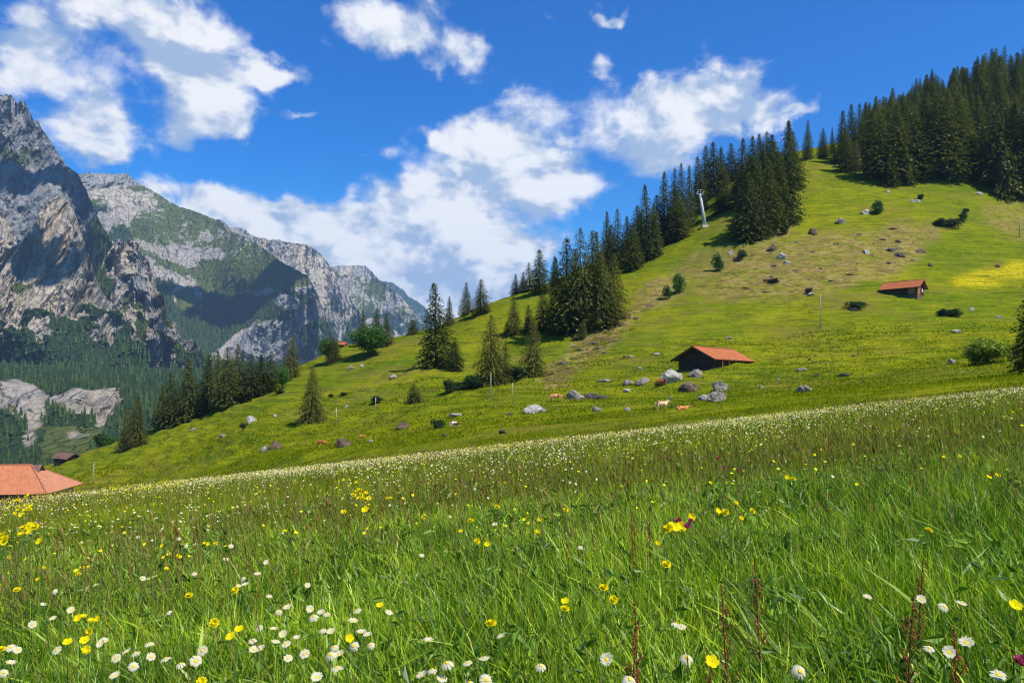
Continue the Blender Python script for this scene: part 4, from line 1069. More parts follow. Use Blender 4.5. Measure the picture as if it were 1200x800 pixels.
def rock_mesh(seed, tone, ax=(1, 1, 1)):
    rg = np.random.default_rng(seed)
    bm = bmesh.new(); bmesh.ops.create_icosphere(bm, subdivisions=4, radius=1)
    for k in range(11):                       # split faces
        n = Vector(rg.normal(0, 1, 3)); n.normalize(); d = rg.uniform(.52, .88)
        for v in bm.verts:
            q = v.co.dot(n) - d
            if q > 0: v.co -= n * q * .96
    co = np.array([v.co[:] for v in bm.verts])
    dsp = .26 * fbm(co[:, 0] * 1.8 + seed, co[:, 1] * 1.8, co[:, 2] * 1.8, 5) + .09 * ridged(co[:, 0] * 4, co[:, 1] * 4 + seed, co[:, 2] * 6, 4)
    for v, d in zip(bm.verts, dsp): v.co *= 1 + d
    me = bpy.data.meshes.new('boulder'); bm.to_mesh(me); bm.free(); me.materials.append(MR[tone])
    me.polygons.foreach_set('use_smooth', [False] * len(me.polygons)); return me
base_spots = []
def boulder(px, pyb, w, h, tone, label, seed, name='boulder', depth=.8, tilt=0, group=None):
    X, Y, Z = hit(px, pyb, 0, 36)
    W2 = w / F * Y / 2; H = h / F * Y
    base_spots.append((X, Y + W2 * depth * .5, W2, W2 * depth))
    o = obj(name, rock_mesh(seed, tone), None, (X, Y + W2 * depth * .5, Z + H * .14), (0, tilt, random.uniform(-.5, .5)), (W2, W2 * depth, H * .80))
    return tag(o, label, 'rock' if name == 'boulder' else 'rock', group)
BL = [(628, 484, 29, 10, 'w', 'long pale boulder at the left of the cow herd'), (676, 468, 25, 12, 'g', 'grey ridged boulder right of the tan cow'),
 (699, 468, 34, 8, 'd', 'dark undercut rock bank right of the grey ridged boulder'), (709, 448, 18, 5, 'g', 'flat grey slab above the dark undercut bank'),
 (737, 451, 15, 7, 'g', 'left one of two dark grey stones left of the brown cow'), (753, 451, 17, 10, 'g', 'right, bigger one of two grey stones left of the brown cow'),
 (735, 459, 9, 5, 'w', 'small white stone alone in the grass below the two grey stones'), (699, 482, 12, 7, 'g', 'grey stone in the middle of the lower cow pasture'),
 (736, 482, 8, 6, 'w', 'whitish stone left of the pale tan cow'), (786, 468, 7, 4, 'w', 'small white stone above the pale tan cow'),
 (788, 448, 25, 15, 'w', 'large pale boulder leaning at the barn\'s left corner'), (815, 442, 17, 11, 'g', 'pointed grey boulder right under the barn wall'),
 (808, 459, 24, 11, 'b', 'mossy reddish brown rock below the barn boulders'), (845, 459, 18, 14, 'g', 'upper jagged rock of the pile below the barn'),
 (842, 471, 25, 14, 'g', 'lower big grey rock of the pile below the barn'), (826, 469, 15, 7, 'w', 'pale egg shaped stone left of the rock pile'),
 (590, 508, 11, 5, 'd', 'dark stone at the edge of the flower meadow'), (597, 486, 10, 4, 'b', 'small brown stone left of the long pale boulder'),
 (740, 419, 9, 3, 'g', 'small flat stone high in the grass left of the barn'), (770, 416, 13, 3, 'w', 'pale flat slab in the grass left of the barn roof'),
 (732, 420, 5, 4, 'd', 'tiny dark stone touching the small flat stone'), (855, 398, 9, 5, 'g', 'grey slab on the slope above the barn roof'),
 (751, 433, 8, 3, 'w', 'tiny pale stone between the flat slab and the two grey stones'), (945, 459, 21, 11, 'g', 'triangular grey boulder alone right of the barn'),
 (940, 435, 14, 6, 'g', 'low grey stone above the triangular boulder'), (893, 455, 7, 4, 'w', 'little white stone halfway between barn and triangular boulder'),
 (912, 446, 4, 3, 'w', 'speck of white stone right of the barn'), (958, 441, 7, 3, 'd', 'dark flat stone right of the low grey stone'),
 (991, 441, 14, 4, 'd', 'dark long stone far right of the triangular boulder'), (949, 422, 4, 3, 'd', 'tiny dark stone high above the triangular boulder'),
 (293, 496, 15, 10, 'w', 'white and grey boulder under the left brow'), (308, 530, 11, 11, 'w', 'pale upright stone at the left end of the broken log-like rock'),
 (319, 527, 20, 11, 'b', 'pinkish brown broken rock in the left pasture'), (401, 524, 23, 12, 'b', 'dark brown boulder in the middle of the left pasture'),
 (470, 503, 18, 10, 'b', 'pointed brown boulder left of the juniper patch'), (434, 518, 8, 4, 'w', 'white stone right of the dark brown boulder'),
 (535, 488, 18, 6, 'w', 'pale ledge of stones above the grazing white cow'), (522, 512, 8, 6, 'b', 'brown stone under the juniper patch'),
 (406, 477, 5, 4, 'w', 'tiny white stone right of the lone spruce'), (462, 443, 10, 5, 'w', 'pale stone high on the slope left of the spruce pair'),
 (412, 433, 9, 5, 'g', 'grey stone under the big round tree'), (424, 430, 5, 4, 'w', 'little pale stone right of the grey one under the round tree'),
 (260, 513, 9, 5, 'g', 'low grey stone in the left corner of the pasture'), (322, 488, 6, 3, 'w', 'small pale stone between white boulder and lone spruce'),
 (226, 505, 8, 4, 'g', 'dull stone at the foot of the tall pointed brow spruce'), (857, 299, 9, 6, 'w', 'white stone left of the dark bush below the grove'),
 (866, 304, 12, 5, 'b', 'brown outcrop under the dark bush below the grove'), (917, 304, 11, 8, 'w', 'bright white boulder on the upper slope below the grove'),
 (923, 309, 8, 5, 'w', 'smaller white stone touching the bright white boulder'), (907, 294, 15, 8, 'b', 'brown grey outcrop above the bright white boulder'),
 (953, 275, 14, 8, 'b', 'brown outcrop with a ragged top right of the dark little bush'), (893, 281, 10, 4, 'b', 'brown ledge right below the grove\'s foot'),
 (986, 262, 16, 7, 'g', 'grey outcrop midway along the upper stone line'), (1014, 251, 11, 7, 'w', 'white boulder at the left of the green upper bush'),
 (1040, 227, 6, 4, 'w', 'small white stone below the forest edge'), (1073, 237, 16, 5, 'w', 'pale flat outcrop with a dark bush on top'),
 (1147, 228, 13, 5, 'g', 'grey stone in the forest shadow at the right'), (1118, 263, 12, 5, 'w', 'pale stone inside the scrubby outcrop'),
 (1047, 269, 12, 3, 'b', 'thin brown ledge at the top of the straw patch'), (1053, 285, 9, 4, 'b', 'reddish stone in the middle of the straw patch'),
 (1047, 294, 15, 5, 'd', 'dark ledge left of another in the straw patch'), (1055, 301, 16, 6, 'd', 'darker ledge just below its twin in the straw patch'),
 (1080, 297, 13, 6, 'b', 'brown outcrop at the right end of the straw patch'), (1091, 312, 9, 5, 'b', 'brown stone below the straw patch'),
 (1015, 298, 9, 6, 'w', 'light stone at the left of the straw patch'), (1001, 363, 8, 5, 'w', 'pale stone in weeds left of the far barn'),
 (1139, 364, 8, 4, 'w', 'pale stone at the right end of the shrub patch'), (1122, 390, 11, 4, 'w', 'flat pale stone in the pasture above the yellow-green bush'),
 (1171, 373, 7, 4, 'g', 'grey stone right of the shrub patch'), (1169, 313, 9, 4, 'b', 'brown stone on the edge of the yellow flower field'),
 (1117, 426, 10, 6, 'w', 'white stone left of the yellow-green bush'), (1002, 418, 6, 3, 'g', 'tiny grey stone in the pasture below the far barn'),
 (1193, 419, 14, 3, 'd', 'dark thin stone at the right edge under the cut off spruce'), (952, 346, 9, 4, 'w', 'pale stone beside the dark bush of the straw patch'),
 (1012, 449, 5, 4, 'd', 'dark speck of stone near the meadow edge at the right'), (788, 478, 4, 3, 'd', 'tiny dark stone beneath the pale tan cow')]
for i, (px, b, w, h, t, lab) in enumerate(BL):
    boulder(px, b, w, h, t, lab, 500 + i)

# soil breaks: small dark and rusty ledges of bare earth in the straw gully
rg = random.Random(9)
GUL = [(642, 446), (650, 438), (660, 428), (668, 433), (675, 420), (684, 412), (692, 416), (664, 415), (700, 402), (708, 396), (716, 402), (724, 392), (730, 383), (738, 388), (744, 374), (752, 366), (735, 372), (716, 388), (690, 404), (676, 408), (748, 380), (760, 358), (703, 410), (655, 424), (712, 412)]
for i, (px, py) in enumerate(GUL):
    boulder(px + rg.uniform(-3, 3), py + rg.uniform(-2, 2), rg.uniform(7, 17), rg.uniform(2.5, 5), rg.choice('bbbd'),
            'rusty brown earth break in the gully, %s counted up from its lower left end' % ORD[i], 700 + i, 'earth_break', group='bare earth breaks in the gully')
LED = [(832, 318), (846, 331), (861, 322), (874, 338), (886, 316), (897, 342), (905, 325), (921, 335), (934, 318), (948, 328), (962, 315), (975, 330), (983, 305), (996, 322), (1004, 310), (1022, 300), (1031, 318), (1043, 309), (1066, 286), (1034, 281), (1008, 276), (978, 286), (952, 296), (934, 285), (908, 312), (884, 300), (1070, 305), (1024, 330)]
for i, (px, py) in enumerate(sorted(LED)):
    boulder(px, py, rg.uniform(6, 15), rg.uniform(1.8, 3.6), rg.choice('bbbd'), 'low rusty ledge in the straw coloured patch above the barns, %s from the left' % ORD[i], 760 + i, 'earth_break', group='rusty ledges in the straw patch')
for o in COL.objects:
    if o.name.startswith('earth_break'): o['category'] = 'earth bank'; o.location.z -= 0.25

# ------------------------------------------------------------------ wood, tiles
def plank_mat(name, a, b, sc=1.0, vert=True):
    m, nt = newmat(name)
    st = (1, 1, .12) if vert else (.15, .15, 1)
    v = ocoord(nt, st); n1 = noise(nt, v, 9 * sc, 6, .7); n2 = noise(nt, ocoord(nt), .9, 4, .6)
    c = mixc(nt, ss(nt, n1, .3, .7), a, b); c = mixc(nt, math_(nt, 'MULTIPLY', ss(nt, n2, .5, .75), .5), c, tuple(x * .45 for x in a))
    bsdf_out(nt, c, .85, .1, n1, .6, .03); return m
def tile_mat(name, a, b, dark, along=(1, 0)):
    m, nt = newmat(name)
    br = N(nt, 'ShaderNodeTexBrick'); tcn = N(nt, 'ShaderNodeTexCoord')
    nt.links.new(tcn.outputs['UV'], br.inputs['Vector'])
    br.inputs['Scale'].default_value = 1.0; br.inputs['Brick Width'].default_value = .24; br.inputs['Row Height'].default_value = .30
    br.inputs['Mortar Size'].default_value = .022; br.inputs['Color1'].default_value = (*a, 1); br.inputs['Color2'].default_value = (*b, 1)
    br.inputs['Mortar'].default_value = (*dark, 1)
    n = noise(nt, ocoord(nt), .8, 6, .7, .4)
    c = mixc(nt, math_(nt, 'MULTIPLY', ss(nt, n, .45, .72), .55), br.outputs['Color'], tuple(x * .62 for x in a))
    bsdf_out(nt, c, .8, .15, br.outputs['Fac'], -.6, .03); return m
MAT_DARKWOOD = plank_mat('weathered_dark_boards', (0.035, 0.024, 0.018), (0.085, 0.058, 0.042))
MAT_REDWOOD = plank_mat('reddish_boards', (0.22, 0.085, 0.04), (0.40, 0.17, 0.075))
MAT_GREYWOOD = plank_mat('grey_post_wood', (0.28, 0.25, 0.20), (0.48, 0.44, 0.36))
MAT_TILE = tile_mat('orange_roof_tiles', (0.36, 0.105, 0.034), (0.48, 0.150, 0.048), (0.16, 0.055, 0.025))
MAT_TILE2 = tile_mat('worn_roof_tiles', (0.44, 0.18, 0.095), (0.54, 0.25, 0.14), (0.28, 0.11, 0.06))
MAT_TILEF = tile_mat('dusty_roof_tiles', (0.42, 0.145, 0.062), (0.53, 0.205, 0.090), (0.24, 0.09, 0.05))
MAT_TILEB = tile_mat('brown_roof_tiles', (0.16, 0.09, 0.065), (0.22, 0.13, 0.09), (0.07, 0.04, 0.03))
MAT_STONEW = rock_mat('rubble_wall', (0.30, 0.27, 0.23), (0.48, 0.44, 0.38), (0.12, 0.11, 0.10))
MAT_PLASTER = mat_simple('cream_plaster', (0.50, 0.46, 0.38), (0.64, 0.60, 0.52), 1.2, .9, .1, .2)
MAT_GLASS, gnt = newmat('dark_window_glass'); bsdf_out(gnt, (0.02, 0.025, 0.03), .08, .5)
MAT_WHITE = mat_simple('white_paint', (0.62, 0.60, 0.55), (0.78, 0.76, 0.72), 3, .6, .2, .1)
MAT_STEEL = mat_simple('galvanised_steel', (0.34, 0.37, 0.38), (0.48, 0.51, 0.52), 2.0, .5, .35, .1)

def roof_slab(name, p0, p1, p2, p3, th, mat, parent):
    """tiled slab: eave p0-p1, ridge p3-p2, with UV in metres for the tile courses"""
    p0, p1, p2, p3 = map(Vector, (p0, p1, p2, p3))
    n = (p1 - p0).cross(p3 - p0).normalized()
    if n.z < 0: n = -n
    bm = bmesh.new(); up = n * th
    vs = [bm.verts.new(p) for p in (p0, p1, p2, p3, p0 + up, p1 + up, p2 + up, p3 + up)]
    uvl = bm.loops.layers.uv.new('UVMap')
    for q in ((3, 2, 1, 0), (4, 5, 6, 7), (0, 1, 5, 4), (1, 2, 6, 5), (2, 3, 7, 6), (3, 0, 4, 7)):
        f = bm.faces.new([vs[i] for i in q])
        ex = (p1 - p0).normalized(); ey = (p3 - p0); ey = (ey - ex * ey.dot(ex)).normalized()
        for lp in f.loops:
            d = lp.vert.co - p0; lp[uvl].uv = (d.dot(ex), d.dot(ey))
    bmesh.ops.recalc_face_normals(bm, faces=bm.faces)
    me = bpy.data.meshes.new(name); bm.to_mesh(me); bm.free(); me.materials.append(mat)
    return obj(name, me, parent)

def barn(name, label, loc, rz, L, Wd, hw, hr, over, mats, group=None, gable_over=1.0, door_side='front', boards=True, scale=1.0, plinth=True, gable_door=False, sunk=1.5):
    """log barn: ridge along local X, long wall facing local -Y, gables at +-X"""
    wood, tile, trim = mats
    r = empty(name, loc, rz, scale); tag(r, label, 'barn', group)
    x, y = L / 2, Wd / 2
    mb = MB()
    nlog = max(4, int(hw / .3)); lh = hw / nlog
    mb.box((0, 0, hw / 2), (L - .16, Wd - .16, hw))
    for i in range(nlog):                                   # squared logs with shadow joints
        z = lh * (i + .5)
        mb.box((0, -y + .02, z), (L, .16, lh * .86)); mb.box((0, y - .02, z), (L, .16, lh * .86))
        mb.box((-x + .02, 0, z + .01), (.16, Wd, lh * .84)); mb.box((x - .02, 0, z + .01), (.16, Wd, lh * .84))
    for sx in (-1, 1):                                      # gable triangles of upright boards
        nbd = 14
        for k in range(nbd):
            yy = -y + (k + .5) * Wd / nbd; hh = (hr - hw) * (1 - abs(yy) / y) - .12
            if hh > .05: mb.box((sx * (x - .05), yy, hw + hh / 2), (.10, Wd / nbd * .9, hh))
    mb.build('wall', wood, r)
    if plinth:
        pb = MB(); pb.box((0, 0, -sunk / 2), (L + .14, Wd + .14, sunk)); pb.build('stone_base', MR['b'], r)
    ro = x + gable_over; yo = y + over; sl = (hr - hw) / y; ez = hw - over * sl + .06
    roof_slab('roof', (-ro, -yo, ez), (ro, -yo, ez), (ro, 0, hr + .06), (-ro, 0, hr + .06), .16, tile, r)
    roof_slab('roof', (ro, yo, ez), (-ro, yo, ez), (-ro, -.01, hr + .055), (ro, -.01, hr + .055), .15, tile, r)
    rb = MB(); rb.tube([(-ro, 0, hr + .22), (ro, 0, hr + .22)], .13, 8); rb.build('ridge_cap', tile, r)
    for sx in (-1, 1):
        for sy in (-1, 1):
            vb = MB(); p = sx * (ro - .05)
            vb.prism([(p, sy * yo, ez - .24), (p, sy * yo, ez - .02), (p, 0, hr - .0), (p, 0, hr - .24)], (-sx * .07, 0, 0)); vb.build('barge_board', trim, r)
    for k in range(6):                                       # rafters under the eaves
        fb = MB(); xx = -ro + .4 + k * (2 * ro - .8) / 5
        fb.prism([(xx, -yo + .05, ez - .17), (xx, -yo + .05, ez - .02), (xx, -y, hw + .0), (xx, -y, hw - .16)], (.12, 0, 0)); fb.build('rafter', wood, r)
    return r

def opening(parent, kind, c, w, h, face, mframe, mfill, leaf=True):
    """a door or shutter standing 5 cm proud of a wall; face = 'front' (-Y) or 'gable' (+X)"""
    cx, cy, cz = c
    d = MB(); n = max(3, int(w / .22))
    for k in range(n):
        o = -w / 2 + (k + .5) * w / n
        if face == 'front': d.box((cx + o, cy, cz), (w / n * .92, .06, h))
        else: d.box((cx, cy + o, cz), (.06, w / n * .92, h))
    door = d.build(kind, mfill, parent)
    f = MB(); t = .10
    for s in (-1, 1):
        if face == 'front':
            f.box((cx + s * (w / 2 + t / 2), cy - .02, cz), (t, .12, h + 2 * t)); f.box((cx, cy - .021, cz + s * (h / 2 + t / 2)), (w, .12, t))
        else:
            f.box((cx + .02, cy + s * (w / 2 + t / 2), cz), (.12, t, h + 2 * t)); f.box((cx + .021, cy, cz + s * (h / 2 + t / 2)), (.12, w, t))
    f.build('frame', mframe, door); return door

# near barn
a = P(806, 436, 131); b = P(878, 424, 128)
X0, Y0 = a.x, a.y
gz = g1((a.x + b.x) / 2, 133)
L = 13.0; Wd = 6.6
rz = R(47)
c = P(836, 432, 134)
B1 = barn('log_barn', 'dark wooden barn with an orange tiled roof beside pale boulders, left of centre right', (c.x, c.y, gz - 1.15), rz, L, Wd, 2.1, 3.9, 1.0, (MAT_DARKWOOD, MAT_TILE, MAT_DARKWOOD), gable_over=1.2)
B1['label'] = 'dark wooden barn with a long orange tiled roof, standing behind the pale boulders'
opening(B1, 'barn_door', (-2.9, -3.39, 1.0), 1.1, 1.8, 'front', MAT_DARKWOOD, MAT_REDWOOD)
opening(B1, 'barn_door', (-1.0, -3.39, 1.0), 1.3, 1.8, 'front', MAT_REDWOOD, MAT_DARKWOOD)
opening(B1, 'shutter', (.9, -3.39, 1.2), 1.2, .9, 'front', MAT_REDWOOD, MAT_REDWOOD)
opening(B1, 'shutter', (3.1, -3.39, 1.2), 1.2, .9, 'front', MAT_DARKWOOD, MAT_REDWOOD)
for k in range(4):
    pb = MB(); xx = -4.6 + k * 2.6; pb.box((xx, -4.1, .9), (.14, .14, 2.2)); pb.build('post', MAT_REDWOOD, B1)
# far barn
hx_, hy_, gz = hit(1061, 345, 0, 120); c = Vector((hx_, hy_, gz))
B2 = barn('log_barn', 'smaller far barn with an orange roof high on the right slope', (c.x, c.y + 1, gz - .6), R(-46), 8.2, 5.4, 2.2, 3.9, .8, (MAT_DARKWOOD, MAT_TILE, MAT_DARKWOOD), gable_over=.9)
opening(B2, 'barn_door', (4.17, -1.6, 1.15), 1.9, 2.1, 'gable', MAT_REDWOOD, MAT_REDWOOD)
opening(B2, 'shutter', (4.17, 1.3, 1.4), 1.1, .9, 'gable', MAT_DARKWOOD, MAT_WHITE)
opening(B2, 'board_panel', (2.9, -2.79, 1.1), 1.7, 1.8, 'front', MAT_DARKWOOD, MAT_REDWOOD)
# small brown barn at the left edge of the pasture
c = P(79, 534, 236)
B3 = barn('log_barn', 'small dark hay barn with a brown roof on the brow above the orange farmhouse', (c.x, c.y, c.z - 1.9), R(-28), 6.6, 4.4, 1.5, 2.8, .7, (MAT_DARKWOOD, MAT_TILEB, MAT_DARKWOOD), gable_over=.9, sunk=3)
opening(B3, 'barn_door', (-1, -2.29, .9), 1.6, 1.5, 'front', MAT_DARKWOOD, MAT_DARKWOOD)
# two little red roofed huts by the round tree
for px, py, Y, L_, rz_, lab in [(451, 405, 252, 3.2, R(25), 'tiny red-roofed hut at the right foot of the round green tree'), (400, 417, 266, 3.2, R(-15), 'tiny red-roofed hut between the squat spruce and the round tree')]:
    c = P(px, py + 1, Y); gz = max(g1(c.x, Y), c.z) - .3
    h = barn('hut', lab, (c.x, Y, gz), rz_, L_, 3.0, 1.2, 2.1, .4, (MAT_DARKWOOD, MAT_TILE, MAT_REDWOOD), gable_over=.5, sunk=2.5)
    h['category'] = 'hut'; opening(h, 'barn_door', (0, -1.59, .6), .8, 1.0, 'front', MAT_REDWOOD, MAT_REDWOOD)

# ------------------------------------------------------------------ farmhouse at the left edge
def farmhouse():
    Yh = 125; c = P(2, 600, Yh); zr = (HZ - 546) / F * Yh
    r = empty('farmhouse', (c.x, Yh, zr - 8.4), R(8)); tag(r, 'farmhouse with a big orange tiled roof and chimney, lower left corner behind the meadow', 'house')
    xl, xr, y, hw, hr = -13.0, 9.0, 5.6, 5.0, 8.4
    mb = MB(); mb.box(((xl + xr) / 2, 0, hw / 2 - 1), (xr - xl, 2 * y, hw + 2 - .3)); mb.build('wall', MAT_PLASTER, r)
    ub = MB()
    for k in range(5): ub.box(((xl + xr) / 2, -y - .05, 2.9 + k * .34), (xr - xl + .1, .1, .30))
    ub.build('boarding', MAT_DARKWOOD, r)
    o = 1.1; sl = (hr - hw) / y; ez = hw - o * sl; rx = 4.6        # ridge ends at rx: hipped right end
    roof_slab('roof', (xl - o, -y - o, ez), (xr + o, -y - o, ez), (rx, 0, hr), (xl - o, 0, hr), .18, MAT_TILEF, r)
    roof_slab('roof', (xr + o, y + o, ez), (xl - o, y + o, ez), (xl - o, .0, hr), (rx, .0, hr), .18, MAT_TILEF, r)
    # hip
    p0, p1, p2 = Vector((xr + o, -y - o, ez)), Vector((xr + o, y + o, ez)), Vector((rx, 0, hr))
    n = (p1 - p0).cross(p2 - p0).normalized(); up = n * .17
    bm = bmesh.new(); vs = [bm.verts.new(p) for p in (p0, p1, p2, p0 + up, p1 + up, p2 + up)]; uvl = bm.loops.layers.uv.new('UVMap')
    for q in ((2, 1, 0), (3, 4, 5), (0, 1, 4, 3), (1, 2, 5, 4), (2, 0, 3, 5)):
        f = bm.faces.new([vs[i] for i in q])
        for lp in f.loops: lp[uvl].uv = (lp.vert.co.y, lp.vert.co.z * 1.3)
    me = bpy.data.meshes.new('hip_roof'); bm.to_mesh(me); bm.free(); me.materials.append(MAT_TILE2); obj('hip_roof', me, r)
    cb_ = MB(); cb_.tube([(xl - o, 0, hr + .2), (rx, 0, hr + .2)], .15, 8); cb_.tube([(rx, 0, hr + .16), (xr + o, -y - o, ez + .14)], .14, 8); cb_.tube([(rx, 0, hr + .16), (xr + o, y + o, ez + .14)], .14, 8)
    cb_.build('ridge_cap', MAT_TILE2, r)
    # chimney with a cap
    cx, cy = -.6, -1.6; cz = hr - 1.6 * sl
    k = MB(); k.box((cx, cy, cz + .55), (1.0, .8, 2.1)); ch = k.build('chimney', MAT_PLASTER, r)
    k = MB(); k.box((cx, cy, cz + 1.95), (1.5, 1.2, .10))
    for sx in (-1, 1):
        for sy in (-1, 1): k.box((cx + sx * .42, cy + sy * .32, cz + 1.74), (.12, .12, .30))
    k.build('chimney_cap', MAT_STEEL, ch)
    # small gablet above the hip
    k = MB(); k.prism([(rx + .2, -.9, hr - .85), (rx + .2, .9, hr - .85), (rx + .2, 0, hr - .05)], (1.3, 0, 0)); dm = k.build('dormer', MAT_DARKWOOD, r)
    roof_slab('dormer_roof', (rx + .0, -1.15, hr - .92), (rx + 1.75, -1.15, hr - .92), (rx + 1.75, 0, hr + .12), (rx + .0, 0, hr + .12), .10, MAT_TILEB, dm)
    roof_slab('dormer_roof', (rx + 1.75, 1.15, hr - .92), (rx + .0, 1.15, hr - .92), (rx + .0, 0, hr + .11), (rx + 1.75, 0, hr + .11), .10, MAT_TILEB, dm)
    # eyebrow gable low on the front slope
    gx = -.2
    k = MB(); k.prism([(gx - 1.6, -y - o - .1, ez + .0), (gx + 1.6, -y - o - .1, ez + .0), (gx, -y - o - .1, ez + 1.0)], (0, 2.0, 0)); gb = k.build('gable', MAT_DARKWOOD, r)
    roof_slab('gable_roof', (gx - 1.9, -y - o - .35, ez - .08), (gx - 1.9, -y + 1.6, ez - .08), (gx, -y + 1.6, ez + 1.15), (gx, -y - o - .35, ez + 1.15), .12, MAT_TILEB, gb)
    roof_slab('gable_roof', (gx + 1.9, -y + 1.6, ez - .08), (gx + 1.9, -y - o - .35, ez - .08), (gx, -y - o - .35, ez + 1.14), (gx, -y + 1.6, ez + 1.14), .12, MAT_TILEB, gb)
    for k_ in range(5):
        w = MB(); w.box((xl + 2.5 + k_ * 4.2, -y - .03, 2.0), (1.1, .06, 1.2)); wn = w.build('window', MAT_GLASS, r)
        w = MB(); wx = xl + 2.5 + k_ * 4.2
        for s in (-1, 1): w.box((wx + s * .6, -y - .06, 2.0), (.1, .10, 1.4)); w.box((wx, -y - .061, 2.0 + s * .65), (1.1, .10, .1))
        w.box((wx, -y - .063, 2.0), (.06, .09, 1.2)); w.build('frame', MAT_WHITE, wn)
farmhouse()

# ------------------------------------------------------------------ lift pylon
X, Y, Z = hit(826, 266, 0, 240)
pyl = empty('lift_pylon', (X, Y, Z)); tag(pyl, 'pale steel ski lift pylon with a short crossarm, leaning on the ridge', 'pylon')
top = P(820.5, 228, Y) - Vector((X, Y, Z))
k = MB(); k.tube([Vector((0, 0, -.4)), top * .5, top], [.85, .62, .46], 14); mast = k.build('mast', MAT_STEEL, pyl, True)
k = MB(); k.box((0, 0, -.1), (2.4, 2.4, .9)); k.build('footing', MAT_PLASTER, pyl)
k = MB(); k.box(top + Vector((0, 0, .15)), (2.6, .35, .32), rz=R(12)); arm = k.build('crossarm', MAT_STEEL, pyl)
for s in (-1, 1):
    k = MB(); e = top + Vector((s * 1.15, s * .24, .15)); k.tube([e + Vector((0, -1.3, .45)), e + Vector((0, 1.3, .45))], .14, 6)
    for q in (-1.2, -.4, .4, 1.2): k.tube([e + Vector((-.12, q, .45)), e + Vector((.12, q, .45))], .32, 10)
    k.build('sheave_train', MAT_STEEL, arm)
k = MB()
for i in range(22):
    p = top * (i / 22) + Vector((.0, -.85 + .35 * i / 22, .5)); k.tube([p - Vector((.22, 0, 0)), p + Vector((.22, 0, 0))], .025, 4)
k.build('ladder', MAT_STEEL, mast)
k = MB(); k.box(top + Vector((0, -.3, 1.0)), (.12, .12, 1.4)); k.box(top + Vector((0, -.3, 1.7)), (2.2, .1, .1)); k.build('lifting_frame', MAT_STEEL, pyl)

# ------------------------------------------------------------------ poles
for px, b, t, lab, tilt in [(575, 471, 437, 'tall thin wooden pole in front of the brownish spruce', .01), (600, 464, 449, 'short thin stake right of the tall pole', .03), (962, 386, 346, 'thin pole high in the pasture left of the far barn', -.01),
                      (1195, 279, 255, 'thin pole on the upper slope at the right edge', .0), (109, 567, 543, 'pale wooden pole at the left edge of the pasture', .05), (394, 497, 478, 'thin grey stake right of the lone spruce', .0), (440, 480, 466, 'faint thin stake below the low dark bush', .02)]:
    X, Y, Z = hit(px, b, 0, 36); Hh = (b - t) / F * Y
    r = empty('wooden_pole', (X, Y, Z)); tag(r, lab, 'pole', None); r.rotation_euler = (0, tilt, 0)
    w = .5 / F * Y * 1.1
    k = MB(); k.tube([(0, 0, -.4), (0, 0, Hh * .6), (0, 0, Hh)], [w, w * .85, w * .7], 8); k.build('shaft', MAT_GREYWOOD, r, True)
    k = MB(); k.tube([(0, 0, Hh), (0, 0, Hh + .06)], [w * .72, w * .2], 8); k.build('tip', MAT_GREYWOOD, r)

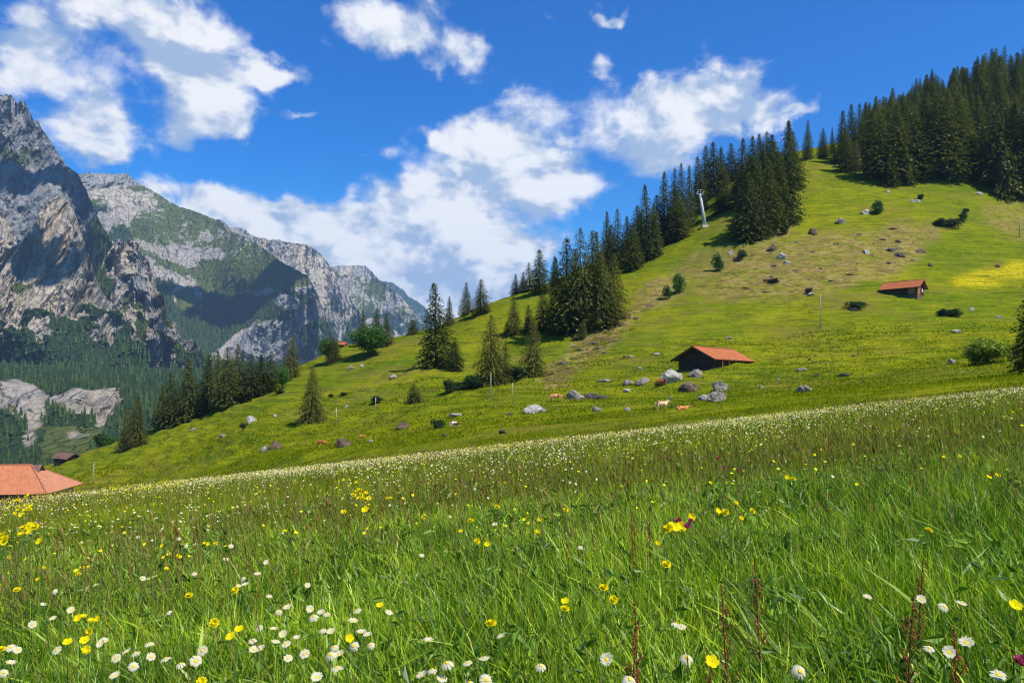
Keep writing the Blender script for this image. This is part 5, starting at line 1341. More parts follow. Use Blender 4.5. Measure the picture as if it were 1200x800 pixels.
# ------------------------------------------------------------------ cows
def cow_mat(name, body, patch, amount):
    m, nt = newmat(name); v = ocoord(nt)
    n = noise(nt, v, 1.6, 3, .5); c = mixc(nt, ss(nt, n, amount - .03, amount + .03), patch, body)
    bsdf_out(nt, c, .8, .15, noise(nt, v, 25, 3), .2, .01); return m
def cow_mesh(name, graze=True, lying=False, seed=0):
    """one continuous skinned body: hind quarters to muzzle, four jointed legs"""
    V = []; E = []; Rr = []
    def v(p, r):
        V.append(p); Rr.append(r if isinstance(r, tuple) else (r, r)); return len(V) - 1
    dz = -.52 if lying else 0
    spine = [v((0, 0, 1.02 + dz), (.34, .36)), v((-.42, 0, 1.06 + dz), (.33, .34)), v((-.78, 0, 1.10 + dz), (.26, .28)), v((.38, 0, 1.02 + dz), (.33, .37)), v((.70, 0, 1.06 + dz), (.27, .33)), ]
    E += [(spine[0], spine[1]), (spine[1], spine[2]), (spine[0], spine[3]), (spine[3], spine[4])]
    if graze and not lying: nk = [((.98, 0, .98), (.17, .22)), ((1.20, 0, .66), (.13, .16)), ((1.30, 0, .42), (.12, .13)), ((1.38, 0, .20), (.10, .10)), ((1.44, 0, .06), (.075, .08))]
    else: nk = [((.98, 0, 1.22 + dz), (.16, .21)), ((1.20, .05, 1.38 + dz), (.12, .15)), ((1.34, .10, 1.42 + dz), (.12, .13)), ((1.52, .16, 1.30 + dz), (.10, .10)), ((1.64, .2, 1.22 + dz), (.075, .08))]
    last = spine[4]; ids = []
    for p, r in nk:
        k = v(p, r); E.append((last, k)); last = k; ids.append(k)
    hd = Vector(nk[2][0])
    for s in (-1, 1):                                           # ears
        k = v((hd.x - .04, hd.y + s * .16, hd.z + .06), .045); k2 = v((hd.x - .05, hd.y + s * .27, hd.z + .05), (.05, .02)); E += [(ids[2], k), (k, k2)]
    tl = v((-.98, 0, 1.12 + dz), .05); t2 = v((-1.04, .02, .80 + dz), .028); t3 = v((-1.03, .03, max(.12, .45 + dz)), .05); E += [(spine[2], tl), (tl, t2), (t2, t3)]
    ud = v((-.42, 0, .70 + dz), .13); E.append((spine[1], ud))
    st = .06 * math.sin(seed * 2.1)
    for s in (-1, 1):
        if lying:
            a = v((-.72, s * .24, .40), .17); b = v((-.50, s * .44, .18), .10); c = v((-.18, s * .46, .08), .055); E += [(spine[2], a), (a, b), (b, c)]
            a = v((.66, s * .20, .36), .12); b = v((.86, s * .28, .12), .07); c = v((.60, s * .34, .07), .05); E += [(spine[4], a), (a, b), (b, c)]
        else:
            a = v((-.72, s * .19, .86), (.16, .19)); b = v((-.62 + st * s, s * .20, .62), (.11, .13)); c = v((-.86 + st * s, s * .20, .40), .062); d = v((-.80 + st * s * 1.5, s * .20, .10), .048); e = v((-.74 + st * s * 1.5, s * .20, .03), .06)
            E += [(spine[2], a), (a, b), (b, c), (c, d), (d, e)]
            a = v((.66, s * .17, .78), (.12, .15)); b = v((.68 - st * s, s * .17, .44), .065); c = v((.67 - st * s * 1.4, s * .17, .12), .047); d = v((.71 - st * s * 1.4, s * .17, .03), .058)
            E += [(spine[4], a), (a, b), (b, c), (c, d)]
    me = bpy.data.meshes.new('cow_base'); me.from_pydata(V, E, []); o = bpy.data.objects.new('cow_base', me); COL.objects.link(o)
    sk = o.modifiers.new('skin', 'SKIN'); sd = o.modifiers.new('sub', 'SUBSURF'); sd.levels = 2; sd.render_levels = 2
    for i, r in enumerate(Rr): me.skin_vertices[0].data[i].radius = r
    me.skin_vertices[0].data[0].use_root = True
    dg = bpy.context.evaluated_depsgraph_get(); dg.update()
    m2 = bpy.data.meshes.new_from_object(o.evaluated_get(dg)); m2.name = name
    bpy.data.objects.remove(o)
    for p in m2.polygons: p.use_smooth = True
    return m2
MAT_HORN = mat_simple('horn', (0.35, 0.3, 0.22), (0.5, 0.45, 0.35), 8)
MAT_NOSE = mat_simple('pale_muzzle', (0.62, 0.50, 0.42), (0.75, 0.66, 0.58), 8)
def cow(px, py, wpx, label, body, patch, amount, face=-1, graze=True, lying=False, seed=0, turn=0):
    X, Y, Z = hit(px, py, 0, 36)
    r = empty('cow', (X, Y, Z - .03), (0 if face > 0 else math.pi) + turn, wpx / F * Y / 2.45 / max(.45, abs(math.cos(turn)))); tag(r, label, 'cow')
    o = obj('body', cow_mesh('cow_body', graze, lying, seed), r); o.data.materials.append(cow_mat('cowhide', body, patch, amount))
    hx, hz = (1.28, .50) if graze and not lying else (1.30, 1.54 + (-.52 if lying else 0)); hy = 0 if graze and not lying else .09
    for s in (-1, 1):
        k = MB(); k.tube([(hx - .06, hy + s * .08, hz), (hx - .04, hy + s * .20, hz + .06), (hx + .04, hy + s * .24, hz + .16)], [.028, .022, .008], 6); k.build('horn', MAT_HORN, r, True)
TAN = (0.52, 0.22, 0.06); PALE = (0.60, 0.40, 0.22); WH = (0.72, 0.66, 0.58); BRN = (0.10, 0.035, 0.02); RED = (0.38, 0.10, 0.03)
cow(652, 471, 18, 'tan cow grazing between the long pale boulder and the grey ridged one', TAN, WH, .36, face=-1, seed=1)
cow(775, 480, 18, 'pale tan and white cow standing below the white stones', PALE, WH, .40, face=1, graze=False, seed=2, turn=.3)
cow(799, 481, 17, 'orange brown cow lying in the grass right of the pale tan cow', TAN, (0.6, .3, .12), .4, face=1, lying=True, seed=3)
cow(776, 452, 15, 'dark brown cow grazing left of the large barn boulder', BRN, RED, .45, face=-1, seed=4)
cow(377, 523, 13, 'reddish brown cow grazing left of the dark brown boulder', RED, TAN, .4, face=1, seed=5, turn=-.3)
cow(425, 512, 8, 'small orange cow lying right of the dark brown boulder', TAN, TAN, .4, face=-1, lying=True, seed=6)
cow(532, 501, 12, 'white and brown patched cow grazing below the pale ledge', WH, BRN, .5, face=1, seed=7, turn=.5)
cow(787, 441, 7, 'brown calf half hidden behind the large barn boulder', RED, BRN, .45, face=-1, graze=False, seed=8)
# ------------------------------------------------------------------ the tall meadow in front
EDGE = 28.5
def edge_y(px): return EDGE + 2.2 * vnoise(px / 90, 0 * px, 3.0) + 1.2 * vnoise(px / 17, 0 * px, 9.0) + .7 * vnoise(px / 5, 0 * px, 19.0)
def scatter(n, y0, y1, power, pad=1.2, lo=-60, hi=1260):
    """random ground points in the fan before the viewer; power sets how the number falls with distance"""
    u = RNG.random(n)
    k = power + 2                              # density ~ Y**power, width ~ Y
    Y = (y0 ** k + u * (y1 ** k - y0 ** k)) ** (1 / k) if abs(k) > 1e-6 else y0 * (y1 / y0) ** u
    xl = (lo - 600) / F * Y - pad; xr = (hi - 600) / F * Y + pad
    X = xl + RNG.random(n) * (xr - xl)
    return X, Y
def blades(X, Y, h, w, segs, lean, curl, tint, yaw=None, base_w=1.0):
    n = len(X); Z = ground(X, Y) - 0.02
    ang = RNG.random(n) * 6.283 if yaw is None else yaw
    la = np.where(RNG.random(n) < .28, RNG.normal(2.9, .9, n), RNG.random(n) * 6.283)    # wind leans the grass mostly one way
    lx, ly = np.cos(la) * lean, np.sin(la) * lean
    px_, py_ = np.cos(ang), np.sin(ang)
    V = []
    for s in range(segs + 1):
        t = s / segs
        off = t * 0.45 + t * t * 0.55
        cx = X + lx * h * off; cy = Y + ly * h * off
        cz = Z + h * (t - curl * t * t * t * 0.45)
        tw = ang + t * 0.9
        ww = w * (1.0 if t < .5 else 1.0 - (t - .5) * 1.7) * 0.5
        if s == segs:
            V.append(np.stack([cx, cy, cz], -1)[:, None])
        else:
            a = np.stack([cx - np.cos(tw) * ww, cy - np.sin(tw) * ww, cz], -1); b = np.stack([cx + np.cos(tw) * ww, cy + np.sin(tw) * ww, cz], -1)
            V.append(np.stack([a, b], 1))
    v = np.concatenate(V, 1); m = v.shape[1]
    base = (np.arange(n) * m)[:, None]
    quads = [base + np.array([[2 * s, 2 * s + 1, 2 * s + 3, 2 * s + 2]]) for s in range(segs - 1)]
    q = np.concatenate(quads) if quads else np.zeros((0, 4), int)
    tri = base + np.array([[2 * segs - 2, 2 * segs - 1, 2 * segs]])
    return v.reshape(-1, 3), q, tri, np.repeat(tint, m)
def merge(parts):
    V = []; Q = []; T = []; A = []; b = 0
    for v, q, t, a in parts:
        V.append(v); Q.append(q + b); T.append(t + b); A.append(a); b += len(v)
    return np.concatenate(V), [np.concatenate(Q), np.concatenate(T)], np.concatenate(A)

MAT_GRASS = mat_leaf('meadow_grass', (0.036, 0.120, 0.002), (0.570, 0.730, 0.035), 0.38, 0.03)
MAT_GRASSFAR = mat_leaf('meadow_grass_far', (0.080, 0.150, 0.004), (0.440, 0.480, 0.020), 0.45, 0.012)
MAT_STALK = mat_leaf('seed_stalks', (0.15, 0.11, 0.025), (0.42, 0.33, 0.09), 0.4, 0.02)
MAT_RUST = mat_leaf('sorrel_seeds', (0.16, 0.045, 0.018), (0.38, 0.13, 0.04), 0.3, 0.02)
parts = []; far = []
def dens_h(X, Y): return 0.50 + 0.10 * fbm(X / 1.3, Y / 1.3, 2.0, 3) + 0.05 * fbm(X / .35, Y / .35, 5.0, 2)
def add_grass(dst, n, y0, y1, power, hmul, w0, w1, segs, hs=.28, leanm=.27, pad=1.2):
    X, Y = scatter(n, y0, y1, power, pad)
    px = 600 + F * X / Y
    k = Y < edge_y(px) + RNG.exponential(1.3, n); X, Y = X[k], Y[k]; n = len(X)
    hh = dens_h(X, Y) * hmul * (1 - hs + 2 * hs * RNG.random(n) ** 1.0)
    hh *= 1 - .72 * sstep(EDGE - 11, EDGE + 3, Y)
    w = w0 + (w1 - w0) * RNG.random(n)
    t = np.clip(.46 + .38 * fbm(X / .8, Y / .8, 4.0, 3) + .25 * fbm(X / 5, Y / 5, 6.0, 3) + RNG.normal(0, .26, n), 0, 1)
    dst.append(blades(X, Y, hh, w, segs, np.abs(RNG.normal(leanm, .22, n)), RNG.random(n) * .9, t))
add_grass(parts, 88000, 0.9, 4.5, -1.0, 1.0, .0045, .0115, 4, pad=2.6)
add_grass(parts, 35000, 1.0, 5.5, -1.0, 0.9, .009, .016, 5, leanm=.55, pad=2.6)          # broad soft blades
add_grass(parts, 155000, 4.3, 10, -1.2, 1.0, .007, .014, 3, pad=2.6)
add_grass(far, 120000, 9.5, 17, -1.2, 1.05, .008, .016, 2, pad=2.6)
add_grass(far, 130000, 16.5, 35, -1.2, 1.05, .013, .026, 2)
X, Y = scatter(2600, 1.5, 9, -.8, .8); n = len(X)        # broad leaved herbs among the grass
parts.append(blades(X, Y, .40 + .22 * RNG.random(n), .022 + .022 * RNG.random(n), 5, np.abs(RNG.normal(.8, .3, n)), RNG.random(n), np.clip(RNG.normal(.45, .2, n), 0, 1)))
v, f, a = merge(parts)
o = obj('meadow_grass', mesh_np('meadow_grass', v, f, [MAT_GRASS], {'tint': a})); tag(o, 'tall lush green meadow grass filling the foreground', 'grass', kind='stuff')
v, f, a = merge(far)
o = obj('meadow_grass', mesh_np('meadow_grass', v, f, [MAT_GRASSFAR], {'tint': a})); tag(o, 'farther part of the tall meadow, browner with seed heads, up to the flowery edge', 'grass', kind='stuff')

# grass in flower: thin stalks with a long seed head
def stalks(n, y0, y1, power, h0, h1, headl, headw, stemw, pad=1.0):
    X, Y = scatter(n, y0, y1, power, pad); px = 600 + F * X / Y
    k = Y < edge_y(px) - .5; X, Y = X[k], Y[k]; n = len(X)
    clump = fbm(X / 3.0, Y / 3.0, 12.0, 3); k = clump + RNG.random(n) * .7 > .1; X, Y = X[k], Y[k]; n = len(X)
    h = (h0 + (h1 - h0) * RNG.random(n)) * (1 - .35 * sstep(EDGE - 9, EDGE, Y)); Z = ground(X, Y)
    la = RNG.normal(2.9, 1.2, n); ln = np.abs(RNG.normal(.22, .15, n)); dx, dy = np.cos(la) * ln, np.sin(la) * ln
    ang = RNG.random(n) * 3.14; cx, cy = np.cos(ang), np.sin(ang)
    def pt(t): return np.stack([X + dx * h * t * t, Y + dy * h * t * t, Z + h * t], -1)
    S = np.stack([cx, cy, 0 * cx], -1); S2 = np.stack([-cy, cx, 0 * cx], -1)
    hl = headl * (.7 + .6 * RNG.random(n)) / h
    a, b, c = pt(0), pt(1 - hl), pt(1.0); mid = pt(1 - hl * .45)
    v = np.stack([a - S * stemw / 2, a + S * stemw / 2, b + S * stemw / 2, b - S * stemw / 2,
                  b, mid + S * headw / 2, c, mid - S * headw / 2, b, mid + S2 * headw / 2, c, mid - S2 * headw / 2], 1)
    base = (np.arange(n) * 12)[:, None]
    q = np.concatenate([base + np.array([[0, 1, 2, 3]]), base + np.array([[4, 5, 6, 7]]), base + np.array([[8, 9, 10, 11]])])
    return v.reshape(-1, 3), q, np.zeros((0, 3), int), np.repeat(np.clip(RNG.normal(.5, .28, n), 0, 1), 12)
st = [stalks(900, 1.8, 6, -1, .62, .85, .07, .007, .002), stalks(6000, 5, 12, -.5, .62, .85, .08, .012, .003), stalks(12500, 10, 29, -.7, .55, .80, .09, .016, .005)]
v, f, a = merge(st)
o = obj('grass_seed_heads', mesh_np('grass_seed_heads', v, f, [MAT_STALK], {'tint': a})); tag(o, 'thin brownish flowering grass stalks standing above the meadow', 'grass', kind='stuff')
st = [stalks(120, 4, 9, -.5, .6, .75, .08, .012, .003), stalks(1500, 8, 27, -.4, .5, .75, .09, .022, .005)]
v, f, a = merge(st)
o = obj('sorrel_stalks', mesh_np('sorrel_stalks', v, f, [MAT_RUST], {'tint': a})); tag(o, 'reddish sorrel seed stalks scattered through the meadow', 'plants', kind='stuff')

# leafy herbs: small broad leaves on every side through the upper layer of the meadow
n = 76000
X, Y = scatter(n, 1.6, 13, -1.1, 2.0); cl = fbm(X / .7, Y / .7, 71.0, 3); k = RNG.random(n) < .45 + 1.5 * cl; X, Y = X[k], Y[k]; n = len(X)
c = np.stack([X, Y, ground(X, Y) + dens_h(X, Y) * RNG.uniform(.35, .95, n)], -1)
a = RNG.normal(0, 1, (n, 3)) + [0, 0, .4]; a /= np.linalg.norm(a, axis=1)[:, None]; b = np.cross(a, RNG.normal(0, 1, (n, 3))); b /= np.linalg.norm(b, axis=1)[:, None]
L_ = (.018 + .035 * RNG.random((n, 1)) ** 2) * (1 + Y[:, None] / 14); w_ = L_ * RNG.uniform(.16, .42, (n, 1)); nn_ = np.cross(a, b)
v = np.stack([c - a * L_, c - a * L_ * .2 + b * w_ + nn_ * w_ * .5, c + a * L_, c - a * L_ * .2 - b * w_ + nn_ * w_ * .5, c - a * L_ * .1], 1).reshape(-1, 3)
i5 = (np.arange(n) * 5)[:, None]
f = np.concatenate([i5 + np.array([[0, 1, 4]]), i5 + np.array([[1, 2, 4]]), i5 + np.array([[2, 3, 4]]), i5 + np.array([[3, 0, 4]])])
o = obj('meadow_herbs', mesh_np('meadow_herbs', v, f, [mat_leaf('herb_leaves', (0.022, 0.085, 0.004), (0.30, 0.46, 0.04), 0.3, 0.03)], {'tint': np.repeat(np.clip(RNG.normal(.45, .27, n), 0, 1), 5)})); tag(o, 'small broad leaves of clover and herbs through the near meadow', 'herbs', kind='stuff')
dry = []
add_grass(dry, 3800, 1.4, 7, -1.0, 1.12, .003, .006, 4, leanm=.5, pad=.8)
add_grass(dry, 9000, 6, 20, -1.0, 1.1, .006, .011, 2, leanm=.4)
v, f, a = merge(dry)
o = obj('dry_grass', mesh_np('dry_grass', v, f, [MAT_STALK], {'tint': a})); tag(o, 'dry straw coloured blades mixed through the green meadow', 'grass', kind='stuff')
# uncountable small flowers of the meadow edge
def dots(n, y0, y1, power, h0, h1, r0, r1, edgew, mat, name, label, band=None, colr=None):
    X, Y = scatter(n, y0, y1, power, 1.0); px = 600 + F * X / Y; ey = edge_y(px)
    p = np.ones(len(X)) if band is None else band(px, Y, ey, X)
    k = (RNG.random(len(X)) < p) & (Y < ey + RNG.exponential(2.6, len(Y))); X, Y = X[k], Y[k]; n = len(X)
    Z = ground(X, Y) + (h0 + (h1 - h0) * RNG.random(n)) * (1 - .70 * sstep(EDGE - 11, EDGE + 3, Y))
    r = r0 + (r1 - r0) * RNG.random(n)
    nx = RNG.normal(.15, .35, n); ny = RNG.normal(-.35, .35, n); nn = np.stack([nx, ny, np.ones(n)], -1); nn /= np.linalg.norm(nn, axis=1)[:, None]
    a = np.cross(nn, [0.0, 1.0, 0.3]); a /= np.linalg.norm(a, axis=1)[:, None]; b = np.cross(nn, a)
    c = np.stack([X, Y, Z], -1); M = 6
    th = np.arange(M) / M * 6.283
    ring = c[:, None] + r[:, None, None] * (a[:, None] * np.cos(th)[None, :, None] + b[:, None] * np.sin(th)[None, :, None]) + nn[:, None] * (r[:, None, None] * .25)
    v = np.concatenate([c[:, None], ring], 1).reshape(-1, 3)
    base = (np.arange(n) * (M + 1))[:, None, None]
    f = base + np.stack([np.zeros(M, int), 1 + np.arange(M), 1 + (np.arange(M) + 1) % M], -1)[None]
    t = np.repeat(RNG.random(n), M + 1)
    # stems
    s0 = c - [0, 0, .35]
    sv = np.stack([s0 - [.0015, 0, 0], s0 + [.0015, 0, 0], c], 1).reshape(-1, 3); sf = np.arange(n * 3).reshape(n, 3) + len(v)
    me = mesh_np(name, np.concatenate([v, sv]), np.concatenate([f.reshape(-1, 3), sf]), [mat, MAT_GRASS], {'tint': np.concatenate([t, np.full(len(sv), .5)])}, midx=np.concatenate([np.zeros(n * M, int), np.ones(n, int)]))
    tag(obj(name, me), label, 'flowers', kind='stuff')
MAT_PETAL = mat_leaf('white_petals', (0.66, 0.62, 0.42), (0.80, 0.80, 0.70), 0.35, 0.0, trtint=(1, 1, .95))
MAT_CREAM = mat_leaf('cream_petals', (0.50, 0.46, 0.14), (0.80, 0.78, 0.55), 0.35, 0.0, trtint=(1, 1, .8))
MAT_YPETAL = mat_leaf('yellow_petals', (0.72, 0.60, 0.008), (0.84, 0.76, 0.015), 0.3, 0.0, trtint=(1, 1, .6))
MAT_PINK = mat_leaf('pink_petals', (0.45, 0.08, 0.16), (0.68, 0.20, 0.30), 0.3, 0.0, trtint=(1, .9, 1))
def band_white(px, Y, ey, X):
    cl = fbm(X / 4, Y / 2.5, 31.0, 3)
    b = np.exp(-((ey - Y - 5.0) / 7.5) ** 2) * (.55 + 1.0 * cl)
    b = np.maximum(b, .22 * np.exp(-((ey - Y - 2.0) / 9.0) ** 2) * (.6 + 1.5 * cl))
    b = b * (0.35 + .65 * sstep(180, 420, px))
    b = np.maximum(b, (.05 + .25 * sstep(.0, .4, cl)) * sstep(520, 150, px) * sstep(6, 12, Y))
    return np.clip(b, 0.006, 1)
dots(150000, 6, 40, -.1, .50, .78, .010, .021, 0, MAT_CREAM, 'small_white_flowers', 'countless small white flowers whitening the far edge of the meadow', band_white)
def band_yel(px, Y, ey, X):
    cl = fbm(X / 3, Y / 2.0, 51.0, 3)
    return np.clip(np.exp(-((ey - Y - 2.5) / 4.5) ** 2) * (.25 + .9 * cl) + .03 + .10 * sstep(.1, .4, cl), 0, 1)
dots(70000, 6, 44, -.2, .55, .80, .010, .019, 0, MAT_YPETAL, 'small_yellow_flowers', 'countless small yellow flowers among the white ones at the meadow edge', band_yel)

# ------------------------------------------------------------------ short pasture turf beyond
MAT_TUFT = mat_leaf('pasture_grass', (0.130, 0.170, 0.004), (0.270, 0.280, 0.008), 0.5, 0.0)
def tufts(n, y0, y1, power, h0, h1, w):
    X, Y = scatter(n, y0, y1, power, 1.5); px = 600 + F * X / Y
    k = Y > edge_y(px) - .5; X, Y = X[k], Y[k]; n = len(X)
    cl = fbm(X / 6, Y / 6, 61.0, 4); k = RNG.random(n) < .35 + 1.2 * cl + .3; X, Y, cl = X[k], Y[k], cl[k]; n = len(X)
    t = np.clip(.5 + .5 * fbm(X / 14, Y / 14, 65.0, 4) + RNG.normal(0, .2, n), 0, 1)
    hh = (h0 + (h1 - h0) * RNG.random(n)) * (1 + .8 * np.clip(cl, 0, 1)) * (.6 + Y / 160)
    return blades(X, Y, hh, w * (.6 + .8 * RNG.random(n)) * (.5 + Y / 90), 1, np.abs(RNG.normal(.3, .3, n)), 0 * hh, t)
def skirts():
    X = []; Y = []
    for (x, y, rx, ry) in base_spots:
        if rx < .55 or y > 190 or rx < y / 180: continue
        n = int(40 + 60 * rx); th = RNG.random(n) * 6.283; q = .95 + np.abs(RNG.normal(0, .25, n))
        X.append(x + np.cos(th) * rx * q); Y.append(y + np.sin(th) * ry * q)
    X = np.concatenate(X); Y = np.concatenate(Y); n = len(X)
    return blades(X, Y, (.12 + .28 * RNG.random(n)) * (.7 + Y / 200), .05 * (.5 + Y / 90) * (.6 + .8 * RNG.random(n)), 1, np.abs(RNG.normal(.3, .3, n)), 0 * X, np.clip(RNG.normal(.4, .3, n), 0, 1))
v, f, a = merge([skirts(), tufts(60000, 27.5, 62, -.6, .10, .22, .05), tufts(100000, 58, 170, -1.2, .10, .20, .14)])
o = obj('pasture_grass', mesh_np('pasture_grass', v, f, [MAT_TUFT], {'tint': a})); tag(o, 'short grazed grass of the alp beyond the meadow', 'grass', kind='stuff')
# ------------------------------------------------------------------ flowers one can count
MAT_STEM = mat_leaf('flower_stem', (0.05, 0.10, 0.012), (0.10, 0.17, 0.02), 0.2, 0.03)
MAT_DISC = mat_simple('daisy_disc', (0.62, 0.36, 0.01), (0.78, 0.55, 0.02), 400, .8, .1, .5, .002)
def grow(px, py, h):
    X, Y, Z = hit(px, py, h, 1.2, 40); return X, Y, Z, Z + h
def stem_mesh(h, lean, r=.0016):
    k = MB(); k.tube([(-lean[0] * h, -lean[1] * h, -h), (-lean[0] * h * .55, -lean[1] * h * .5, -h * .5), (0, 0, -.001)], [r * 1.2, r, r * .8], 5)
    return k.mesh('stem', [MAT_STEM], True)
def daisy_petals(seed, n=21, R_=.026, droop=.0):
    rg = random.Random(seed); mb = MB()
    for i in range(n):
        a = 6.283 * i / n + rg.uniform(-.07, .07); L_ = R_ * rg.uniform(.88, 1.06); w = .0029 * rg.uniform(.8, 1.2); z = rg.uniform(-.001, .0015)
        c, s = math.cos(a), math.sin(a); dr = droop + rg.uniform(-.10, .12)
        prof_ = [(.006, .4, .0005), (.011, .95, .0014), (.017, 1.1, .0014), (.022, .95, .0), (.024, .35, -.0012)]
        vs = []
        for r_, ww, zz in prof_:
            rr = r_ * L_ / .024; hh = zz + z - dr * rr * rr / R_
            vs.append((c * rr - s * w * ww, s * rr + c * w * ww, hh)); vs.append((c * rr + s * w * ww, s * rr - c * w * ww, hh))
        mb.add(vs, [(2 * j, 2 * j + 1, 2 * j + 3, 2 * j + 2) for j in range(4)])
    return mb.mesh('petals', [MAT_PETAL], True)
def disc_mesh(r=.0082, hgt=.004):
    mb = MB(); n = 12; vs = []
    for j, (rr, z) in enumerate([(1, 0), (.86, .55), (.5, .92)]):
        for k in range(n): vs.append((math.cos(6.283 * k / n) * r * rr, math.sin(6.283 * k / n) * r * rr, z * hgt + .0008))
    vs.append((0, 0, hgt * .9 + .0008)); f = []
    for j in range(2):
        for k in range(n): f.append((j * n + k, j * n + (k + 1) % n, (j + 1) * n + (k + 1) % n, (j + 1) * n + k))
    for k in range(n): f.append((2 * n + k, 2 * n + (k + 1) % n, 3 * n))
    f.append(tuple(range(n))[::-1]); mb.add(vs, f); return mb.mesh('disc', [MAT_DISC], True)
PET = [daisy_petals(1, 21), daisy_petals(2, 23, droop=.25), daisy_petals(3, 19, droop=.5), daisy_petals(4, 22, droop=-.3)]
DSC = disc_mesh()
STM = [stem_mesh(.6, (.15, .05)), stem_mesh(.6, (-.1, .12)), stem_mesh(.6, (.05, -.12))]
def cup_mesh(name, seed, mat, n=5, R_=.013, layers=1, up=.3):
    rg = random.Random(seed); mb = MB()
    for l in range(layers):
        for i in range(n):
            a = 6.283 * (i + .5 * l) / n + rg.uniform(-.1, .1); c, s = math.cos(a), math.sin(a); w = R_ * 1.6 / n * 1.5; k = 1 - .28 * l; u = up + .25 * l
            vs = []
            for r_, ww, zz in [(.1, .35, 0), (.5, 1.0, .22), (.9, 1.0, .75), (1.08, .5, 1.0)]:
                rr = R_ * r_ * k; hh = R_ * zz * u
                vs.append((c * rr - s * w * ww, s * rr + c * w * ww, hh)); vs.append((c * rr + s * w * ww, s * rr - c * w * ww, hh))
            mb.add(vs, [(2 * j, 2 * j + 1, 2 * j + 3, 2 * j + 2) for j in range(3)])
    return mb.mesh(name, [mat], True)
YEL = [cup_mesh('petals', 11, MAT_YPETAL, 5, .014), cup_mesh('petals', 12, MAT_YPETAL, 9, .016, 3, .2), cup_mesh('petals', 13, MAT_YPETAL, 6, .013, 2)]
PNK = cup_mesh('petals', 14, MAT_PINK, 8, .014, 3, .8)

def Zp4(l, off): return [(x / 2.857 + off, y / 2.857 + 520) for x, y in l]
D4 = Zp4([(180,493),(145,535),(237,558),(320,470),(565,563),(650,435),(773,342),(820,472),(800,472),(812,452),(478,450),(460,310),(597,318),(620,342),(757,385),(35,680),(58,690),(35,735),(12,765),(190,690),(347,660),(335,672),(388,717),(385,778),(447,745),(425,698),(453,698),(500,668),(505,712),(555,718),(605,735),(655,727),(677,693),(845,658),(850,690),(178,585),(108,605),(440,250),(465,240)], 0)
D5 = Zp4([(45,507),(172,475),(15,688),(90,638),(100,670),(78,562),(65,660),(12,617),(135,650),(107,717),(58,620),(162,702),(180,553),(193,577),(218,565),(237,567),(225,620),(250,630),(262,680),(250,705),(278,706),(270,748),(203,783),(325,675),(325,595),(340,558),(352,632),(373,640),(383,672),(445,563),(577,658),(555,775),(590,755),(622,785),(640,733),(708,735),(763,718),(770,790),(822,647),(715,798),(35,397),(5,433),(105,548),(555,372),(800,270),(730,150)], 300)
D6 = Zp4([(97,743),(317,722),(550,600),(567,612),(395,788),(585,715),(230,345)], 600)
D7 = Zp4([(107,762),(333,515),(512,522),(590,545),(648,532),(540,683),(665,668),(605,697),(770,775)], 900)
def zone_label(px, py):
    """which patch of the meadow a flower stands in, told by its look"""
    v = 'lowest' if py > 762 else 'low' if py > 715 else 'middle' if py > 660 else 'upper' if py > 615 else 'far'
    h = 'at the left edge' if px < 60 else 'left of the white cluster' if px < 260 else 'inside the dense white cluster' if px < 460 else 'right of the white cluster' if px < 620 else 'among grass right of centre' if px < 900 else 'in the right corner grass'
    return v, h
def label_by_zone(items, fmt):
    """items: (px, py); counts from the left inside each patch so that every label points at one"""
    Zs = {}
    for i, (px, py) in enumerate(items): Zs.setdefault(zone_label(px, py), []).append((px, i))
    out = [None] * len(items)
    for (v, h), l in Zs.items():
        for k, (px, i) in enumerate(sorted(l)):
            out[i] = fmt(v, h, '' if len(l) == 1 else ORD[k] + ' from the left ')
    return out
def make_flower(px, py, h, kind, label, cat, group, scale, tiltv):
    X, Y, Z, T = grow(px, py, h)
    if kind == 'daisy': name, pm = 'daisy', random.choice(PET)
    elif kind == 'yellow': name, pm = 'yellow_flower', random.choice(YEL)
    else: name, pm = 'pink_flower', PNK
    r = empty(name, (X, Y, Z), 0, 1.0); tag(r, label, cat, group)
    s = obj('stem', random.choice(STM), r, (0, 0, h), (0, 0, random.uniform(0, 6.28)), (1, 1, (h + .02) / .6))
    p = obj('petals', pm, r, (0, 0, h), tiltv, (scale,) * 3)
    if kind == 'daisy': obj('disc', DSC, r, (0, 0, h), tiltv, (scale,) * 3)
    return r
dl = D4 + D5 + D6 + D7
labs = label_by_zone(dl, lambda v, h, o: 'white daisy %s%s, %s row of flowers' % (o, h, v))
for (px, py), lab in zip(dl, labs):
    up = random.random() < .55
    make_flower(px, py, random.uniform(.66, .74), 'daisy', lab, 'daisy', 'white daisies in the foreground', random.uniform(.68, .98),
                (random.uniform(.25, 1.0) if up else random.uniform(-.05, .4), random.uniform(-.35, .4), random.uniform(-.4, .4)))
Y4 = Zp4([(60,210),(25,225),(75,235),(95,170),(97,218),(70,190),(50,190),(85,205),(117,278),(100,293),(72,303),(80,280),(133,325),(15,318),(3,330),(32,380),(88,385),(33,343),(146,415),(127,453),(57,488),(255,425),(275,415),(295,412),(262,437),(410,278),(417,298),(543,340),(548,380),(565,370),(597,375),(557,418),(685,332),(698,335),(722,335),(262,582),(280,578),(305,592),(327,585),(300,630),(283,657),(227,663),(290,690),(717,600),(800,620),(773,645),(788,490),(633,508),(5,687),(675,797)], 0)
Y5 = Zp4([(293,120),(313,140),(338,128),(327,172),(350,155),(360,172),(345,180),(368,165),(378,182),(440,182),(453,180),(366,220),(525,172),(560,246),(97,292),(830,75),(833,130),(720,257),(685,292),(740,327),(773,335),(415,540),(313,650),(787,603),(808,210),(293,228)], 300)
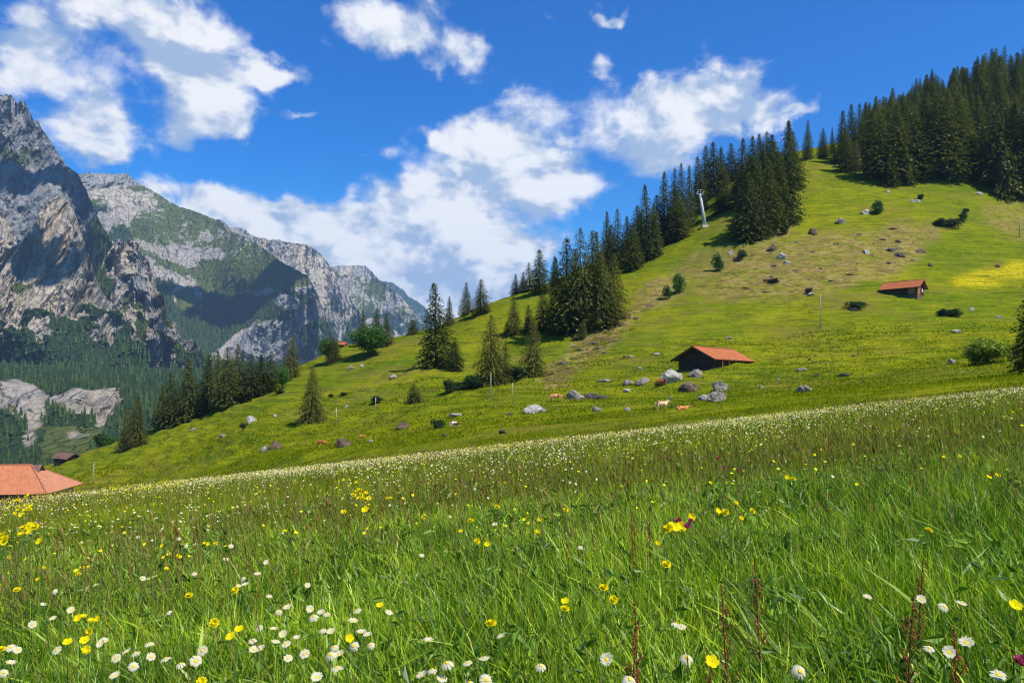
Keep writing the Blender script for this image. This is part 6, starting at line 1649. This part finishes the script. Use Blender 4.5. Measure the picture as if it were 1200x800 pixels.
Y6 = Zp4([(537,278),(545,285),(522,285),(568,278),(750,198),(690,225),(715,228),(700,240),(805,225),(665,130),(768,248),(602,245),(487,332),(517,405),(307,482),(85,293),(178,527),(178,553),(340,523),(385,45),(405,50),(195,62),(93,253),(180,222),(670,730)], 600)
Y7 = Zp4([(642,42),(770,105),(740,112),(537,290),(828,542),(65,112),(85,117)], 900)
YX = Zp4([(40,198),(58,222),(30,212),(82,222),(104,206),(50,232),(70,238),(88,176),(60,188),(110,270),(92,284),(12,330),(8,306),(66,296),(100,268),(20,322),(335,162),(352,168),(343,152),(358,185)], 0)
YX = [(x + 300 / 1 if x > 110 else x, y) for x, y in YX]
yl = Y4 + Y5 + Y6 + Y7 + YX
def zone_yellow(px, py):
    if px < 60 and py < 640: return 'in the tall yellow clump at the left edge'
    if 395 < px < 440 and py < 605: return 'in the yellow clump below the meadow edge'
    if 775 < px < 815 and 605 < py < 625: return 'in the bright clump mixed with pink blossoms'
    if px < 130 and py < 720: return 'near the left edge below the tall clump'
    if px < 130: return 'low at the left among daisies'
    if px < 300: return 'in the middle of the left meadow'
    if px < 600: return 'scattered left of centre'
    if px < 900: return 'scattered round the pink and yellow clump'
    return 'sparse in the right meadow'
Zs = {}
for i, (px, py) in enumerate(yl): Zs.setdefault(zone_yellow(px, py), []).append((px, i))
yn = {}
for z, l in Zs.items():
    for k, (px, i) in enumerate(sorted(l)): yn[i] = 'yellow meadow flower, %s from the left %s' % (ORD[k], z)
for i, (px, py) in enumerate(yl):
    big = zone_yellow(px, py).startswith(('in the tall', 'in the yellow', 'in the bright'))
    make_flower(px, py, random.uniform(1.06, 1.14) if px < 60 and py < 640 else random.uniform(.70, .78), 'yellow', yn[i], 'yellow flower', 'yellow flowers in the foreground', (random.uniform(1.5, 1.9) if px < 60 else random.uniform(1.9, 2.6)) if big else random.uniform(1.1, 1.5),
                (random.uniform(.2, 1.1), random.uniform(-.4, .4), random.uniform(-.4, .4)))
pk = Zp4([(690,50),(708,82),(763,90),(555,262),(585,280),(597,262),(518,50)], 600) + Zp4([(843,738)], 900)
pl_ = ['pink flower, highest of three near the meadow edge', 'pink flower, middle one of three near the meadow edge', 'pink flower, rightmost of three near the meadow edge', 'pink blossom at the left of the pink and yellow clump', 'pink blossom at the bottom of the pink and yellow clump', 'pink blossom at the right of the pink and yellow clump', 'lone dull pink flower above the pink and yellow clump', 'reddish clover head at the lower right edge']
for (px, py), lab in zip(pk, pl_): make_flower(px, py, .74, 'pink', lab, 'pink flower', None, random.uniform(1.3, 1.7), (.5, .1, 0))

# docks gone to rusty seed
def dock(px, py, lab, hh, seed):
    X, Y, Z, T = grow(px, py, hh)
    rg = np.random.default_rng(seed); r = empty('dock_plant', (X, Y, Z), rg.uniform(0, 6)); tag(r, lab, 'dock plant')
    k = MB(); k.tube([(0, 0, -.05), (.01, .0, hh * .5), (.0, .02, hh)], [.004, .003, .0015], 6)
    tips = []
    for i in range(9):
        z = hh * (.42 + .055 * i); a = i * 2.4; l = .10 * (1 - i / 12); e = (math.cos(a) * l * .45, math.sin(a) * l * .45, z + l)
        k.tube([(0, 0, z), e], [.002, .001], 4); tips.append((z, e))
    k.build('stem', MAT_RUST, r)
    P_ = []
    for z, e in tips:
        for j in range(34):
            t = rg.random(); P_.append(np.array([e[0] * t, e[1] * t, z + (e[2] - z) * t]) + rg.normal(0, .005, 3))
    for j in range(90): P_.append(np.array([0, .02, hh * rg.uniform(.75, 1.0)]) + rg.normal(0, .005, 3))
    P_ = np.array(P_); n = len(P_); a = rg.normal(0, 1, (n, 3)); a /= np.linalg.norm(a, axis=1)[:, None]; b = np.cross(a, rg.normal(0, 1, (n, 3))); b /= np.linalg.norm(b, axis=1)[:, None]
    s = rg.uniform(.0025, .0048, (n, 1)); v = np.stack([P_ - a * s, P_ - b * s, P_ + a * s, P_ + b * s], 1).reshape(-1, 3)
    obj('seed_head', mesh_np('seed_head', v, np.arange(4 * n).reshape(n, 4), [MAT_RUST], {'tint': np.repeat(rg.random(n), 4)}), r)
for i, (px, py, hh, lab) in enumerate([(745, 705, .82, 'tall rusty dock spike near the bottom, right of centre'), (738, 755, .70, 'short rusty dock spike below the tall one right of centre'), (852, 688, .84, 'reddish dock with the fullest seed head, right of the tall spike'),
        (889, 655, .84, 'thin red dock right of the full headed one'), (743, 602, .80, 'brown dock left of the pink and yellow clump'), (760, 600, .76, 'smaller brown dock beside the one left of the pink and yellow clump'),
        (66, 620, .80, 'brown dock right of the tall yellow clump'), (206, 608, .80, 'reddish dock in the middle of the left meadow'), (1077, 655, .80, 'slim rusty dock in the right meadow'), (1063, 695, .80, 'pale rusty dock below the slim one in the right meadow'),
        (1125, 735, .76, 'dark rusty dock above the daisies of the right corner'), (834, 770, .70, 'yellowish dock near the bottom right of centre'), (408, 598, .8, 'orange brown dock below the yellow clump')]):
    dock(px, py, lab, hh, 900 + i)
for o_ in bpy.data.materials: pass
